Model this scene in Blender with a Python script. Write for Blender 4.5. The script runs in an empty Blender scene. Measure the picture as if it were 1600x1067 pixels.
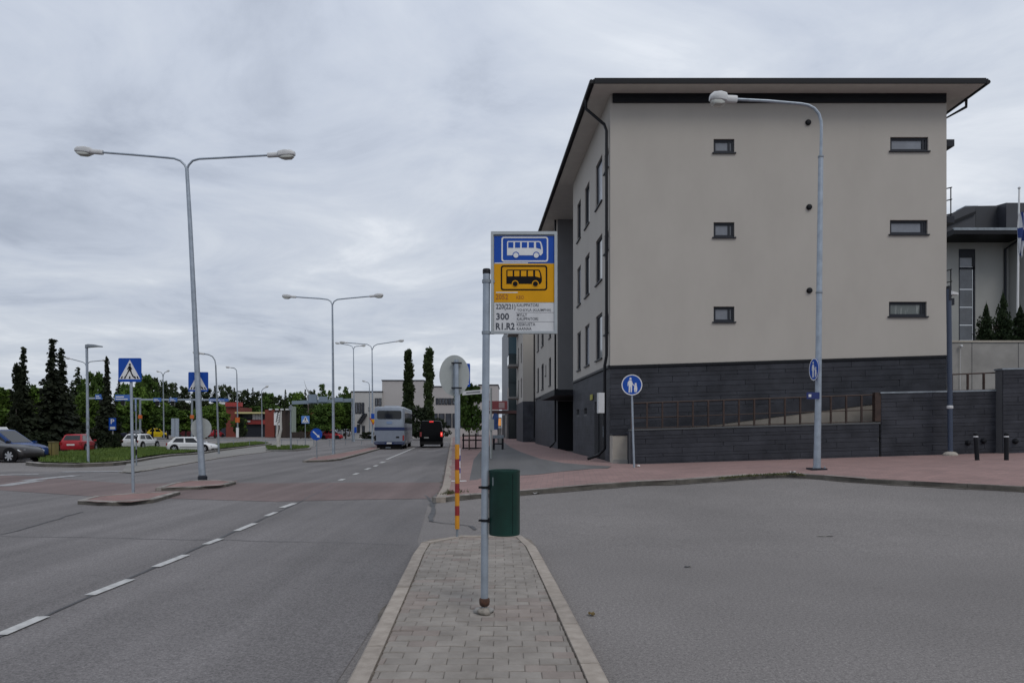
import bpy, bmesh, math, random
from mathutils import Vector, Matrix, noise
from mathutils.geometry import delaunay_2d_cdt
random.seed(7)
R = math.radians
sc = bpy.context.scene
COL = sc.collection

# ------------------------------------------------------------------ camera, sky, sun, exposure
F = 1150.0; EYE = 1.70; HZ = 668.0
cam_d = bpy.data.cameras.new('camera'); cam = bpy.data.objects.new('camera', cam_d); COL.objects.link(cam)
cam.location = (0, 0, EYE); cam.rotation_euler = (R(90), 0, 0)
cam_d.sensor_width = 36; cam_d.lens = 36 * F / 1600.0
cam_d.shift_y = (HZ - 533.5) / 1600.0
cam_d.clip_start = 0.1; cam_d.clip_end = 6000
sc.camera = cam

SUN_EL, SUN_AZ = 48, 150          # azimuth measured clockwise from +Y (the view direction)
w = bpy.data.worlds.new('World'); sc.world = w; w.use_nodes = True
nt = w.node_tree; nt.nodes.clear()
def N(tree, t, **kw):
    n = tree.nodes.new(t)
    for k, v in kw.items(): setattr(n, k, v)
    return n
def wire(tree, a, b): tree.links.new(a, b)
sky = N(nt, 'ShaderNodeTexSky', sky_type='NISHITA', sun_disc=False)
sky.sun_elevation = R(SUN_EL); sky.sun_rotation = R(SUN_AZ)
bg1 = N(nt, 'ShaderNodeBackground'); bg1.inputs[1].default_value = 0.07
wire(nt, sky.outputs[0], bg1.inputs[0])
tc = N(nt, 'ShaderNodeTexCoord')
sep = N(nt, 'ShaderNodeSeparateXYZ'); wire(nt, tc.outputs['Generated'], sep.inputs[0])
mx = N(nt, 'ShaderNodeMath', operation='MAXIMUM'); wire(nt, sep.outputs[2], mx.inputs[0]); mx.inputs[1].default_value = 0.0
ad = N(nt, 'ShaderNodeMath', operation='ADD'); wire(nt, mx.outputs[0], ad.inputs[0]); ad.inputs[1].default_value = 0.10
dx = N(nt, 'ShaderNodeMath', operation='DIVIDE'); wire(nt, sep.outputs[0], dx.inputs[0]); wire(nt, ad.outputs[0], dx.inputs[1])
dy = N(nt, 'ShaderNodeMath', operation='DIVIDE'); wire(nt, sep.outputs[1], dy.inputs[0]); wire(nt, ad.outputs[0], dy.inputs[1])
cb = N(nt, 'ShaderNodeCombineXYZ'); wire(nt, dx.outputs[0], cb.inputs[0]); wire(nt, dy.outputs[0], cb.inputs[1])
def wnoise(scale, detail, rough, dist, off):
    mp = N(nt, 'ShaderNodeMapping'); mp.inputs['Location'].default_value = off
    wire(nt, cb.outputs[0], mp.inputs[0])
    n = N(nt, 'ShaderNodeTexNoise'); n.inputs['Scale'].default_value = scale; n.inputs['Detail'].default_value = detail
    n.inputs['Roughness'].default_value = rough; n.inputs['Distortion'].default_value = dist
    wire(nt, mp.outputs[0], n.inputs['Vector']); return n.outputs[0]
n1 = wnoise(0.48, 7, 0.56, 0.5, (3.1, 1.7, 0)); n2 = wnoise(1.25, 8, 0.6, 0.7, (7.3, 2.2, 1.0))
mxn = N(nt, 'ShaderNodeMix', data_type='FLOAT'); mxn.inputs[0].default_value = 0.52
wire(nt, n1, mxn.inputs[2]); wire(nt, n2, mxn.inputs[3])
rp = N(nt, 'ShaderNodeValToRGB'); wire(nt, mxn.outputs[0], rp.inputs[0])
e = rp.color_ramp.elements
e[0].position = 0.36; e[0].color = (0.39, 0.435, 0.525, 1)
e[1].position = 0.645; e[1].color = (0.80, 0.835, 0.89, 1)
m1 = e.new(0.45); m1.color = (0.52, 0.57, 0.665, 1)
m2 = e.new(0.56); m2.color = (0.63, 0.675, 0.75, 1)
bg2 = N(nt, 'ShaderNodeBackground'); bg2.inputs[1].default_value = 1.0
zf = N(nt, 'ShaderNodeMapRange'); wire(nt, mx.outputs[0], zf.inputs[0]); zf.inputs[1].default_value = 0.0; zf.inputs[2].default_value = 0.75; zf.inputs[3].default_value = 0.93; zf.inputs[4].default_value = 1.30   # an overcast sky brightens towards the zenith
vsc = N(nt, 'ShaderNodeVectorMath', operation='SCALE'); wire(nt, rp.outputs[0], vsc.inputs[0]); wire(nt, zf.outputs[0], vsc.inputs['Scale']); wire(nt, vsc.outputs[0], bg2.inputs[0])
ms = N(nt, 'ShaderNodeMixShader'); ms.inputs[0].default_value = 0.93
wire(nt, bg1.outputs[0], ms.inputs[1]); wire(nt, bg2.outputs[0], ms.inputs[2])
wo = N(nt, 'ShaderNodeOutputWorld'); wire(nt, ms.outputs[0], wo.inputs[0])

sun_d = bpy.data.lights.new('sun', 'SUN'); sun_d.energy = 0.95; sun_d.angle = R(22); sun_d.color = (1.0, 0.93, 0.84)
sun = bpy.data.objects.new('sun', sun_d); COL.objects.link(sun)
sd = Vector((math.sin(R(SUN_AZ)) * math.cos(R(SUN_EL)), math.cos(R(SUN_AZ)) * math.cos(R(SUN_EL)), math.sin(R(SUN_EL))))
sun.rotation_euler = (-sd).to_track_quat('-Z', 'Y').to_euler(); sun.location = sd * 50
vs = sc.view_settings; vs.view_transform = 'Standard'; vs.look = 'None'; vs.exposure = 0.0; vs.gamma = 1.0; vs.use_curve_mapping = False

# ------------------------------------------------------------------ helpers
def S(t):
    t = max(0.0, min(1.0, t)); return t * t * (3 - 2 * t)
def kerb_x(Y): return -1.86 - 0.08 * (Y - 19.75)
def gz(X, Y):
    """height of the tarmac: level street, forecourt rising to the right towards the flats, car park a little lower"""
    a = S((Y - 9) / 12.0) * S((X - kerb_x(Y)) / 5.0)
    z = a * (0.38 + 0.031 * max(0.0, min(X, 25) - 4))
    z -= 0.2 * S((Y - 40) / 14) * S((-X - 14) / 7)
    return z
def G(px, py, dz=0.0):
    """where the ray of picture position (px,py) meets the ground raised by dz"""
    rx = (px - 800) / F; rz = -(py - HZ) / F
    def f(Y): return EYE + rz * Y - gz(rx * Y, Y) - dz
    Y = 3.0
    while f(Y) > 0 and Y < 400: Y *= 1.01
    a, b = Y / 1.01, Y
    for _ in range(40):
        m = (a + b) / 2
        if f(m) > 0: a = m
        else: b = m
    return Vector((rx * b, b, gz(rx * b, b) + dz))
def P(px, py, Y): return Vector(((px - 800) / F * Y, Y, EYE - (py - HZ) / F * Y))

MATS = {}
def mat(name, col, rough=0.7, metal=0.0, var=0.0, scale=4.0, bump=0.0, bscale=60.0, spec=0.5, rnd=0.0, col2=None, coord='Object', detail=5, emit=None, stretch=None, lo=0.35, hi=0.65):
    if name in MATS: return MATS[name]
    m = bpy.data.materials.new(name); m.use_nodes = True; t = m.node_tree
    b = t.nodes['Principled BSDF']
    b.inputs['Roughness'].default_value = rough; b.inputs['Metallic'].default_value = metal
    b.inputs['Specular IOR Level'].default_value = spec
    c = (col[0], col[1], col[2], 1); b.inputs['Base Color'].default_value = c
    out = None
    if var or col2 or bump:
        if coord == 'World':
            g = N(t, 'ShaderNodeNewGeometry'); vec = g.outputs['Position']
        else:
            g = N(t, 'ShaderNodeTexCoord'); vec = g.outputs[coord]
        if stretch:
            mp = N(t, 'ShaderNodeMapping'); mp.inputs['Scale'].default_value = stretch; wire(t, vec, mp.inputs[0]); vec = mp.outputs[0]
    if var or col2:
        nz = N(t, 'ShaderNodeTexNoise'); nz.inputs['Scale'].default_value = scale; nz.inputs['Detail'].default_value = detail
        nz.inputs['Roughness'].default_value = 0.62
        wire(t, vec, nz.inputs['Vector'])
        r = N(t, 'ShaderNodeValToRGB'); wire(t, nz.outputs[0], r.inputs[0])
        c2 = col2 or tuple(x * (1 + var) for x in col); c1 = col if col2 else tuple(x * (1 - var) for x in col)
        r.color_ramp.elements[0].position = lo; r.color_ramp.elements[0].color = (*c1, 1)
        r.color_ramp.elements[1].position = hi; r.color_ramp.elements[1].color = (*c2, 1)
        out = r.outputs[0]
    if rnd:
        oi = N(t, 'ShaderNodeObjectInfo')
        mr = N(t, 'ShaderNodeMapRange'); wire(t, oi.outputs['Random'], mr.inputs[0]); mr.inputs[3].default_value = 1 - rnd; mr.inputs[4].default_value = 1 + rnd
        vm = N(t, 'ShaderNodeVectorMath', operation='SCALE')
        if out: wire(t, out, vm.inputs[0])
        else: vm.inputs[0].default_value = col
        wire(t, mr.outputs[0], vm.inputs['Scale']); out = vm.outputs[0]
    if out: wire(t, out, b.inputs['Base Color'])
    if bump:
        nb = N(t, 'ShaderNodeTexNoise'); nb.inputs['Scale'].default_value = bscale; nb.inputs['Detail'].default_value = 6
        wire(t, vec, nb.inputs['Vector'])
        bp = N(t, 'ShaderNodeBump'); bp.inputs['Strength'].default_value = bump; bp.inputs['Distance'].default_value = 0.02
        wire(t, nb.outputs[0], bp.inputs['Height']); wire(t, bp.outputs[0], b.inputs['Normal'])
    if emit:
        b.inputs['Emission Color'].default_value = (*emit[:3], 1); b.inputs['Emission Strength'].default_value = emit[3]
    MATS[name] = m; return m

def asphalt(name, base, tint, patch=0.10, stain=0.25, speck=0.35, tracks=1.0):
    """worn tarmac: broad patches, long wear along the street, aggregate speckle"""
    m = bpy.data.materials.new(name); m.use_nodes = True; t = m.node_tree; b = t.nodes['Principled BSDF']
    b.inputs['Roughness'].default_value = 0.88; b.inputs['Specular IOR Level'].default_value = 0.3
    g = N(t, 'ShaderNodeNewGeometry'); pos = g.outputs['Position']
    def nz(scale, det, rough=0.6, st=None, off=(0, 0, 0)):
        mp = N(t, 'ShaderNodeMapping'); wire(t, pos, mp.inputs[0]); mp.inputs['Location'].default_value = off
        if st: mp.inputs['Scale'].default_value = st; mp.inputs['Rotation'].default_value = (0, 0, R(-4.6))
        n = N(t, 'ShaderNodeTexNoise'); n.inputs['Scale'].default_value = scale; n.inputs['Detail'].default_value = det; n.inputs['Roughness'].default_value = rough
        wire(t, mp.outputs[0], n.inputs['Vector']); return n.outputs[0]
    def rng(x, a, b_, c, d):
        r = N(t, 'ShaderNodeMapRange'); wire(t, x, r.inputs[0]); r.inputs[1].default_value = a; r.inputs[2].default_value = b_; r.inputs[3].default_value = c; r.inputs[4].default_value = d
        return r.outputs[0]
    def mul(a, b_):
        q = N(t, 'ShaderNodeMath', operation='MULTIPLY'); wire(t, a, q.inputs[0]); wire(t, b_, q.inputs[1]); return q.outputs[0]
    v = rng(nz(0.22, 5), 0.3, 0.7, 1 - patch, 1 + patch)
    v = mul(v, rng(nz(0.5, 4, 0.6, (1.6, 0.10, 1), (5, 3, 0)), 0.35, 0.7, 1.0 + stain * 0.3 * tracks, 1 - stain * 0.55 * tracks))
    v = mul(v, rng(nz(2.2, 6, 0.7, None, (9, 1, 0)), 0.62, 0.78, 1.0, 1 - stain))
    v = mul(v, rng(nz(70, 3, 0.85), 0.3, 0.72, 1 - speck, 1 + speck))
    v = mul(v, rng(nz(1.1, 2, 0.5, (1.0, 0.05, 1), (1, 8, 0)), 0.4, 0.62, 1 + patch * .5 * tracks, 1 - patch * .8 * tracks))
    v = mul(v, rng(nz(30, 2, 0.7, None, (2, 2, 0)), 0.3, 0.7, 1 - speck * 0.45, 1 + speck * 0.45))
    sc_ = N(t, 'ShaderNodeVectorMath', operation='SCALE'); sc_.inputs[0].default_value = tuple(base * x for x in tint); wire(t, v, sc_.inputs['Scale'])
    wire(t, sc_.outputs[0], b.inputs['Base Color'])
    bp = N(t, 'ShaderNodeBump'); bp.inputs['Strength'].default_value = 0.5; bp.inputs['Distance'].default_value = 0.006
    wire(t, nz(90, 4, 0.8), bp.inputs['Height']); wire(t, bp.outputs[0], b.inputs['Normal'])
    MATS[name] = m; return m

def wloc(o):
    v = Vector((0, 0, 0))
    while o: v = v + o.location; o = o.parent
    return v
class MB:
    def __init__(s): s.v = []; s.f = []
    def poly(s, pts):
        i = len(s.v); s.v += [tuple(p) for p in pts]; s.f.append(tuple(range(i, i + len(pts))))
    def loft(s, rings, cap=True, close=True):
        i = len(s.v); n = len(rings[0])
        for r in rings: s.v += [tuple(p) for p in r]
        for k in range(len(rings) - 1):
            for j in range(n if close else n - 1):
                a = i + k * n + j; b = i + k * n + (j + 1) % n
                s.f.append((a, b, b + n, a + n))
        if cap:
            s.f.append(tuple(i + j for j in reversed(range(n)))); s.f.append(tuple(i + (len(rings) - 1) * n + j for j in range(n)))
        return s
    def box(s, a, b):
        x0, y0, z0 = a; x1, y1, z1 = b
        return s.loft([[(x0, y0, z0), (x1, y0, z0), (x1, y1, z0), (x0, y1, z0)], [(x0, y0, z1), (x1, y0, z1), (x1, y1, z1), (x0, y1, z1)]])
    def obox(s, o, u, v, wv):
        o, u, v, wv = Vector(o), Vector(u), Vector(v), Vector(wv)
        return s.loft([[o, o + u, o + u + v, o + v], [o + wv, o + u + wv, o + u + v + wv, o + v + wv]])
    def tube(s, pts, rad, n=10, cap=True):
        pts = [Vector(p) for p in pts]
        if not isinstance(rad, (list, tuple)): rad = [rad] * len(pts)
        rings = []; ref = None
        for i, p in enumerate(pts):
            d = (pts[min(i + 1, len(pts) - 1)] - pts[max(i - 1, 0)]).normalized()
            if ref is None: ref = Vector((1, 0, 0)) if abs(d.x) < 0.9 else Vector((0, 1, 0))
            a = (ref - d * ref.dot(d)).normalized(); b = d.cross(a); ref = a
            rings.append([p + (a * math.cos(2 * math.pi * k / n) + b * math.sin(2 * math.pi * k / n)) * rad[i] for k in range(n)])
        return s.loft(rings, cap)
    def lathe(s, c, prof, n=16, axis='z'):
        rings = []
        for r, h in prof:
            ring = []
            for k in range(n):
                a = 2 * math.pi * k / n; x, y = r * math.cos(a), r * math.sin(a)
                ring.append({'z': (c[0] + x, c[1] + y, c[2] + h), 'y': (c[0] + x, c[1] + h, c[2] - y), 'x': (c[0] + h, c[1] + x, c[2] + y)}[axis])
            rings.append(ring)
        return s.loft(rings)
    def prism(s, pts2, o, u, v, n, t):
        """outline pts2 in the plane (o,u,v), thickened by t along n"""
        o, u, v, n = Vector(o), Vector(u), Vector(v), Vector(n)
        a = [o + u * x + v * y for x, y in pts2]; b = [p + n * t for p in a]
        return s.loft([a, b])
    def build(s, name, m, parent=None, world=True, smooth=False, bevel=0):
        me = bpy.data.meshes.new(name)
        off = wloc(parent) if (parent and world) else Vector((0, 0, 0))
        me.from_pydata([tuple(Vector(p) - off) for p in s.v], [], s.f); me.update()
        return mesh_obj(name, me, m, parent, smooth, bevel)
def mesh_obj(name, me, m, parent=None, smooth=False, bevel=0, recalc=True):
    if recalc:
        bm = bmesh.new(); bm.from_mesh(me); bmesh.ops.recalc_face_normals(bm, faces=bm.faces)
        if bevel: bmesh.ops.bevel(bm, geom=[e_ for e_ in bm.edges if e_.calc_face_angle(0) > 0.6], offset=bevel, segments=2, affect='EDGES', profile=0.6)
        bm.to_mesh(me); bm.free()
    if smooth: me.shade_smooth(); 
    if smooth: me.set_sharp_from_angle(angle=R(40))
    if m and not me.materials: me.materials.append(m)
    o = bpy.data.objects.new(name, me); COL.objects.link(o)
    if parent: o.parent = parent
    return o
def tag(o, label=None, cat=None, group=None, kind=None):
    if label: o['label'] = label
    if cat: o['category'] = cat
    if group: o['group'] = group
    if kind: o['kind'] = kind
    return o
def thing(name, label, cat, loc=(0, 0, 0), rz=0.0, group=None):
    o = bpy.data.objects.new(name, None); COL.objects.link(o); o.location = loc; o.rotation_euler = (0, 0, rz)
    o.empty_display_size = 0.3
    return tag(o, label, cat, group)
def inst(name, me, parent, loc, rot=(0, 0, 0)):
    o = bpy.data.objects.new(name, me); COL.objects.link(o); o.parent = parent; o.location = Vector(loc) - wloc(parent); o.rotation_euler = rot
    return o
def text_mesh(body, height, width=None, bold=0.0):
    cu = bpy.data.curves.new('lettering', 'FONT'); cu.body = body; cu.size = 1.0; cu.offset = bold; cu.resolution_u = 2
    ob = bpy.data.objects.new('lettering', cu); COL.objects.link(ob)
    me = bpy.data.meshes.new_from_object(ob.evaluated_get(bpy.context.evaluated_depsgraph_get()))
    bpy.data.objects.remove(ob)
    xs = [v.co.x for v in me.vertices]; ys = [v.co.y for v in me.vertices]
    x0, x1, y0, y1 = min(xs), max(xs), min(0, min(ys)) if False else min(ys), max(ys)
    sy = height / (y1 - y0); sx = (width / (x1 - x0)) if width else sy
    for v in me.vertices: v.co = ((v.co.x - x0) * sx, (v.co.y - y0) * sy, 0)
    return me
def text_on(body, o, u, n, height, width, m, parent, name='lettering', bold=0.0):
    """lettering lying on a face: o lower left corner, u reading direction, n outward normal"""
    me = text_mesh(body, height, width, bold); u = Vector(u).normalized(); n = Vector(n).normalized(); v = n.cross(u)
    off = wloc(parent)
    for q in me.vertices:
        q.co = Vector(o) + u * q.co.x + v * q.co.y + n * 0.002 - off
    return mesh_obj(name, me, m, parent, recalc=False)
def circ(n, r, cx=0, cy=0, a0=0.0): return [(cx + r * math.cos(a0 + 2 * math.pi * k / n), cy + r * math.sin(a0 + 2 * math.pi * k / n)) for k in range(n)]
def rrect(x0, y0, x1, y1, r, n=4):
    p = []
    for cx, cy, a in ((x1 - r, y0 + r, -90), (x1 - r, y1 - r, 0), (x0 + r, y1 - r, 90), (x0 + r, y0 + r, 180)):
        for k in range(n + 1): p.append((cx + r * math.cos(R(a + 90 * k / n)), cy + r * math.sin(R(a + 90 * k / n))))
    return p
def ring_prism(mb, outer, inner, o, u, v, n, t):
    o, u, v, n = Vector(o), Vector(u), Vector(v), Vector(n); k = len(outer)
    A = [o + u * x + v * y for x, y in outer]; B = [o + u * x + v * y for x, y in inner]
    mb.loft([A, [p + n * t for p in A], [p + n * t for p in B], B, A], cap=False)

def resample(pts, step):
    pts = [Vector(p) for p in pts]; out = [pts[0]]
    for a, b in zip(pts, pts[1:]):
        L = (b - a).length; k = max(1, int(round(L / step)))
        for i in range(1, k + 1): out.append(a.lerp(b, i / k))
    return out
def sheet(name, poly, dz, m, parent=None, step=1.0, hole=None, kind='structure'):
    """flat sheet that follows the ground at height dz, filled to the outline poly (x,y)"""
    poly = [Vector((p[0], p[1])) for p in poly]
    po = [Vector((p.x, p.y)) for p in resample([Vector((p.x, p.y, 0)) for p in poly + [poly[0]]], step)][:-1]
    n = len(po); edges = [(i, (i + 1) % n) for i in range(n)]
    xs = [p.x for p in po]; ys = [p.y for p in po]
    pts = list(po)
    def inside(x, y):
        c = False; j = n - 1
        for i in range(n):
            if (po[i].y > y) != (po[j].y > y) and x < (po[j].x - po[i].x) * (y - po[i].y) / (po[j].y - po[i].y) + po[i].x: c = not c
            j = i
        return c
    x = min(xs) + step * 0.5
    while x < max(xs):
        y = min(ys) + step * 0.5
        while y < max(ys):
            if inside(x, y): pts.append(Vector((x, y)))
            y += step
        x += step
    r = delaunay_2d_cdt(pts, edges, [], 1, 1e-4)
    me = bpy.data.meshes.new(name); me.from_pydata([(p.x, p.y, gz(p.x, p.y) + dz) for p in r[0]], [], [tuple(f) for f in r[2]]); me.update()
    bm = bmesh.new(); bm.from_mesh(me); bmesh.ops.recalc_face_normals(bm, faces=bm.faces)
    if sum(f.normal.z for f in bm.faces) < 0: bmesh.ops.reverse_faces(bm, faces=bm.faces)
    bm.to_mesh(me); bm.free(); me.shade_smooth()
    o = mesh_obj(name, me, m, parent, recalc=False)
    if parent is None: o['kind'] = kind
    return o
def stripe(mb, a, b, wd, dz):
    """painted stripe from ground point a to b, width wd"""
    a, b = Vector((a[0], a[1], 0)), Vector((b[0], b[1], 0)); d = (b - a).normalized(); nrm = Vector((-d.y, d.x, 0)) * wd / 2
    k = max(1, int((b - a).length / 0.8)); prev = None
    for i in range(k + 1):
        p = a.lerp(b, i / k); l, r_ = p + nrm, p - nrm
        l.z = gz(l.x, l.y) + dz; r_.z = gz(r_.x, r_.y) + dz
        if prev: mb.poly([prev[0], prev[1], r_, l])
        prev = (l, r_)
def kerb(parent, pts, side, m, h=0.12, wd=0.15, step=1.0, jitter=0.004, drop=None):
    """a row of kerb stones: pts = outer top edge on the ground plan, side=+1 when the inside is left of the walking direction"""
    pts = [Vector((p[0], p[1], 0)) for p in pts]
    rs = [pts[0]]; acc = 0.0
    fine = resample(pts, 0.1)
    for a, b in zip(fine, fine[1:]):
        acc += (b - a).length
        if acc >= step: rs.append(b); acc = 0
    if (fine[-1] - rs[-1]).length > step * 0.35: rs.append(fine[-1])
    else: rs[-1] = fine[-1]
    nrm = []
    for i in range(len(rs)):
        d = (rs[min(i + 1, len(rs) - 1)] - rs[max(0, i - 1)]).normalized(); nrm.append(Vector((-d.y, d.x, 0)) * side)
    for i in range(len(rs) - 1):
        j = random.uniform(-jitter, jitter); rings = []
        d = (rs[i + 1] - rs[i]).normalized()
        for p, nn, s_ in ((rs[i] + d * 0.004, nrm[i], 0), (rs[i + 1] - d * 0.004, nrm[i + 1], 1)):
            hh = h if drop is None else drop(p)
            z = gz(p.x, p.y) + hh + j
            c = 0.018
            rings.append([Vector((p.x, p.y, z - hh - 0.1)), Vector((p.x, p.y, z - c)), Vector((p.x, p.y, z)) + nn * c, Vector((p.x, p.y, z)) + nn * wd, Vector((p.x, p.y, z - hh - 0.1)) + nn * wd])
        mb = MB().loft(rings); o = mb.build('kerb_stone', m, parent)
        if m is M_kerbd:                                  # outer faces coloured darker: their shade painted in, along with staining
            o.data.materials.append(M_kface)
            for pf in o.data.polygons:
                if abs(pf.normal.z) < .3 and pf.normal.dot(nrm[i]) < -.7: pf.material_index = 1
# ------------------------------------------------------------------ materials
M_lot = asphalt('tarmac_forecourt', 0.165, (1.06, 0.985, 0.95), 0.16, 0.28, 0.55, 0.0)
M_road = asphalt('tarmac_street', 0.146, (1.05, 0.985, 0.98), 0.14, 0.42, 0.5)
M_path = asphalt('tarmac_path', 0.118, (1.0, 0.99, 1.0), 0.10, 0.2, 0.3)
M_cross = asphalt('tarmac_red', 0.130, (1.22, 0.92, 0.88), 0.14, 0.45, 0.3)
M_side = asphalt('tarmac_pale', 0.20, (1.02, 0.98, 0.92), 0.12, 0.25, 0.3)
M_seam = mat('tar_seam', (0.055, 0.055, 0.058), 0.7, var=0.3, scale=3, coord='World')
M_paint = mat('road_paint', (0.46, 0.46, 0.45), 0.7, col2=(0.29, 0.29, 0.285), scale=9, coord='World', lo=0.42, hi=0.72)
M_worn = mat('worn_road_paint', (0.33, 0.33, 0.335), 0.8, col2=(0.17, 0.17, 0.175), scale=5, coord='World', lo=0.4, hi=0.62)
M_kerb = mat('granite_kerb', (0.235, 0.203, 0.172), 0.9, col2=(0.33, 0.29, 0.25), scale=7, bump=0.35, bscale=70, coord='World', rnd=0.10)
M_kerbd = mat('granite_kerb_dirty', (0.15, 0.14, 0.125), 0.88, col2=(0.30, 0.28, 0.26), scale=2.6, bump=0.35, bscale=60, coord='World', rnd=0.12)
M_kface = mat('shaded_stained_granite', (0.060, 0.055, 0.048), 0.92, col2=(0.125, 0.115, 0.10), scale=2.2, bump=0.35, bscale=60, coord='World')
M_paver = mat('concrete_paver', (0.190, 0.170, 0.150), 0.92, col2=(0.268, 0.244, 0.219), scale=3.6, bump=0.5, bscale=120, coord='World', rnd=0.08)
M_paver2 = mat('reddish_paver', (0.205, 0.172, 0.152), 0.92, col2=(0.262, 0.225, 0.200), scale=5.0, bump=0.5, bscale=120, coord='World', rnd=0.10)
M_bed = mat('paver_bed', (0.11, 0.094, 0.078), 0.95, col2=(0.20, 0.172, 0.145), scale=14, coord='World')

def brick_mat(name, c1, c2, mortar, sx, sy, rot, patch=0.15):
    m = bpy.data.materials.new(name); m.use_nodes = True; t = m.node_tree; b = t.nodes['Principled BSDF']; b.inputs['Roughness'].default_value = 0.9
    g = N(t, 'ShaderNodeNewGeometry'); mp = N(t, 'ShaderNodeMapping'); mp.inputs['Rotation'].default_value = (0, 0, rot); wire(t, g.outputs['Position'], mp.inputs[0])
    br = N(t, 'ShaderNodeTexBrick'); wire(t, mp.outputs[0], br.inputs['Vector']); br.inputs['Scale'].default_value = 1.0
    br.inputs['Brick Width'].default_value = sx; br.inputs['Row Height'].default_value = sy; br.inputs['Mortar Size'].default_value = 0.006
    br.inputs['Color1'].default_value = (*c1, 1); br.inputs['Color2'].default_value = (*c2, 1); br.inputs['Mortar'].default_value = (*mortar, 1)
    nz = N(t, 'ShaderNodeTexNoise'); nz.inputs['Scale'].default_value = 0.7; nz.inputs['Detail'].default_value = 7; nz.inputs['Roughness'].default_value = 0.7; wire(t, g.outputs['Position'], nz.inputs['Vector'])
    mr = N(t, 'ShaderNodeMapRange'); wire(t, nz.outputs[0], mr.inputs[0]); mr.inputs[1].default_value = 0.3; mr.inputs[2].default_value = 0.7; mr.inputs[3].default_value = 1 - patch; mr.inputs[4].default_value = 1 + patch
    s_ = N(t, 'ShaderNodeVectorMath', operation='SCALE'); wire(t, br.outputs[0], s_.inputs[0]); wire(t, mr.outputs[0], s_.inputs['Scale']); wire(t, s_.outputs[0], b.inputs['Base Color'])
    MATS[name] = m; return m
M_redpave = brick_mat('red_paving', (0.262, 0.165, 0.152), (0.215, 0.138, 0.128), (0.14, 0.11, 0.10), 0.28, 0.14, R(4), 0.16)
M_redisle = brick_mat('red_island_paving', (0.24, 0.135, 0.12), (0.19, 0.115, 0.105), (0.10, 0.085, 0.08), 0.28, 0.14, R(4), 0.2)

M_render = mat('beige_render', (0.374, 0.353, 0.323), 0.92, col2=(0.408, 0.386, 0.354), scale=0.8, bump=0.12, bscale=45, detail=9, coord='World', lo=0.3, hi=0.7, stretch=(1.0, 1.0, 0.5))
M_stone = mat('dark_slate_cladding', (0.021, 0.023, 0.030), 0.6, col2=(0.042, 0.045, 0.056), scale=1.4, bump=0.25, bscale=18, coord='World', rnd=0.13, spec=0.25)
M_stonej = mat('dark_joint', (0.085, 0.088, 0.095), 0.9)
M_black = mat('black_metal', (0.008, 0.009, 0.012), 0.5, spec=0.2)
M_dark = mat('dark_trim', (0.018, 0.021, 0.029), 0.5, spec=0.25)
M_soffit = mat('soffit_board', (0.56, 0.54, 0.50), 0.8, var=0.05, scale=2)
M_bay = mat('grey_render', (0.17, 0.17, 0.175), 0.85, var=0.05, scale=1)
M_pane = mat('window_glass', (0.055, 0.062, 0.075), 0.06, spec=0.9, var=0.35, scale=0.9, coord='World')
M_paneb = mat('window_blind', (0.17, 0.185, 0.215), 0.25, spec=0.7, var=0.18, rnd=.35, scale=1.2, coord='World')
M_panew = mat('window_curtain', (0.10, 0.115, 0.11), 0.2, spec=0.6, col2=(0.30, 0.32, 0.31), scale=3.5, coord='World', stretch=(2.2, 1, 0.4), lo=0.55, hi=0.75)
M_conc = mat('concrete', (0.25, 0.245, 0.235), 0.9, var=0.14, scale=0.9, bump=0.15, bscale=25, coord='World')
M_concl = mat('pale_concrete', (0.34, 0.315, 0.275), 0.9, var=0.12, scale=1.2, bump=0.15, bscale=25, coord='World')
M_rust = mat('rust_brown_steel', (0.034, 0.018, 0.013), 0.65, var=0.3, scale=5)
M_galv = mat('galvanised_steel', (0.30, 0.345, 0.40), 0.45, metal=0.45, var=0.14, scale=5, bump=0.05, bscale=30)
M_galvd = mat('weathered_steel', (0.22, 0.25, 0.28), 0.5, metal=0.4, var=0.2, scale=4)
M_lampw = mat('lamp_housing', (0.52, 0.53, 0.54), 0.45, var=0.06, scale=6)
M_lens = mat('lamp_lens', (0.42, 0.43, 0.40), 0.2, spec=0.7)
M_blue = mat('sign_blue', (0.008, 0.062, 0.34), 0.5, spec=0.2, var=0.05, scale=4)
M_bluep = mat('sign_pale_blue', (0.07, 0.19, 0.50), 0.4)
M_white = mat('sign_white', (0.62, 0.63, 0.64), 0.4, var=0.04, scale=6)
M_pict = mat('pictogram_black', (0.008, 0.008, 0.010), 0.6, spec=0.1)
M_yellow = mat('sign_yellow', (0.60, 0.29, 0.006), 0.5, spec=0.15, var=0.05, scale=5)
M_red = mat('sign_red', (0.33, 0.02, 0.018), 0.5)
M_signback = mat('sign_back_grey', (0.33, 0.355, 0.35), 0.55, var=0.06, scale=4)
M_green = mat('bin_green', (0.003, 0.034, 0.026), 0.42, var=0.2, scale=6)
M_rustc = mat('rust', (0.085, 0.036, 0.02), 0.85, col2=(0.04, 0.02, 0.013), scale=30)
M_grass = mat('grass_blade', (0.045, 0.095, 0.010), 0.75, col2=(0.095, 0.14, 0.018), scale=0.9, coord='World')
M_turf = mat('turf_soil', (0.042, 0.062, 0.018), 0.95, col2=(0.07, 0.07, 0.03), scale=1.2, coord='World')
M_moss = mat('weed_leaf', (0.045, 0.055, 0.016), 0.8, col2=(0.085, 0.08, 0.03), scale=3, coord='World')

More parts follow.
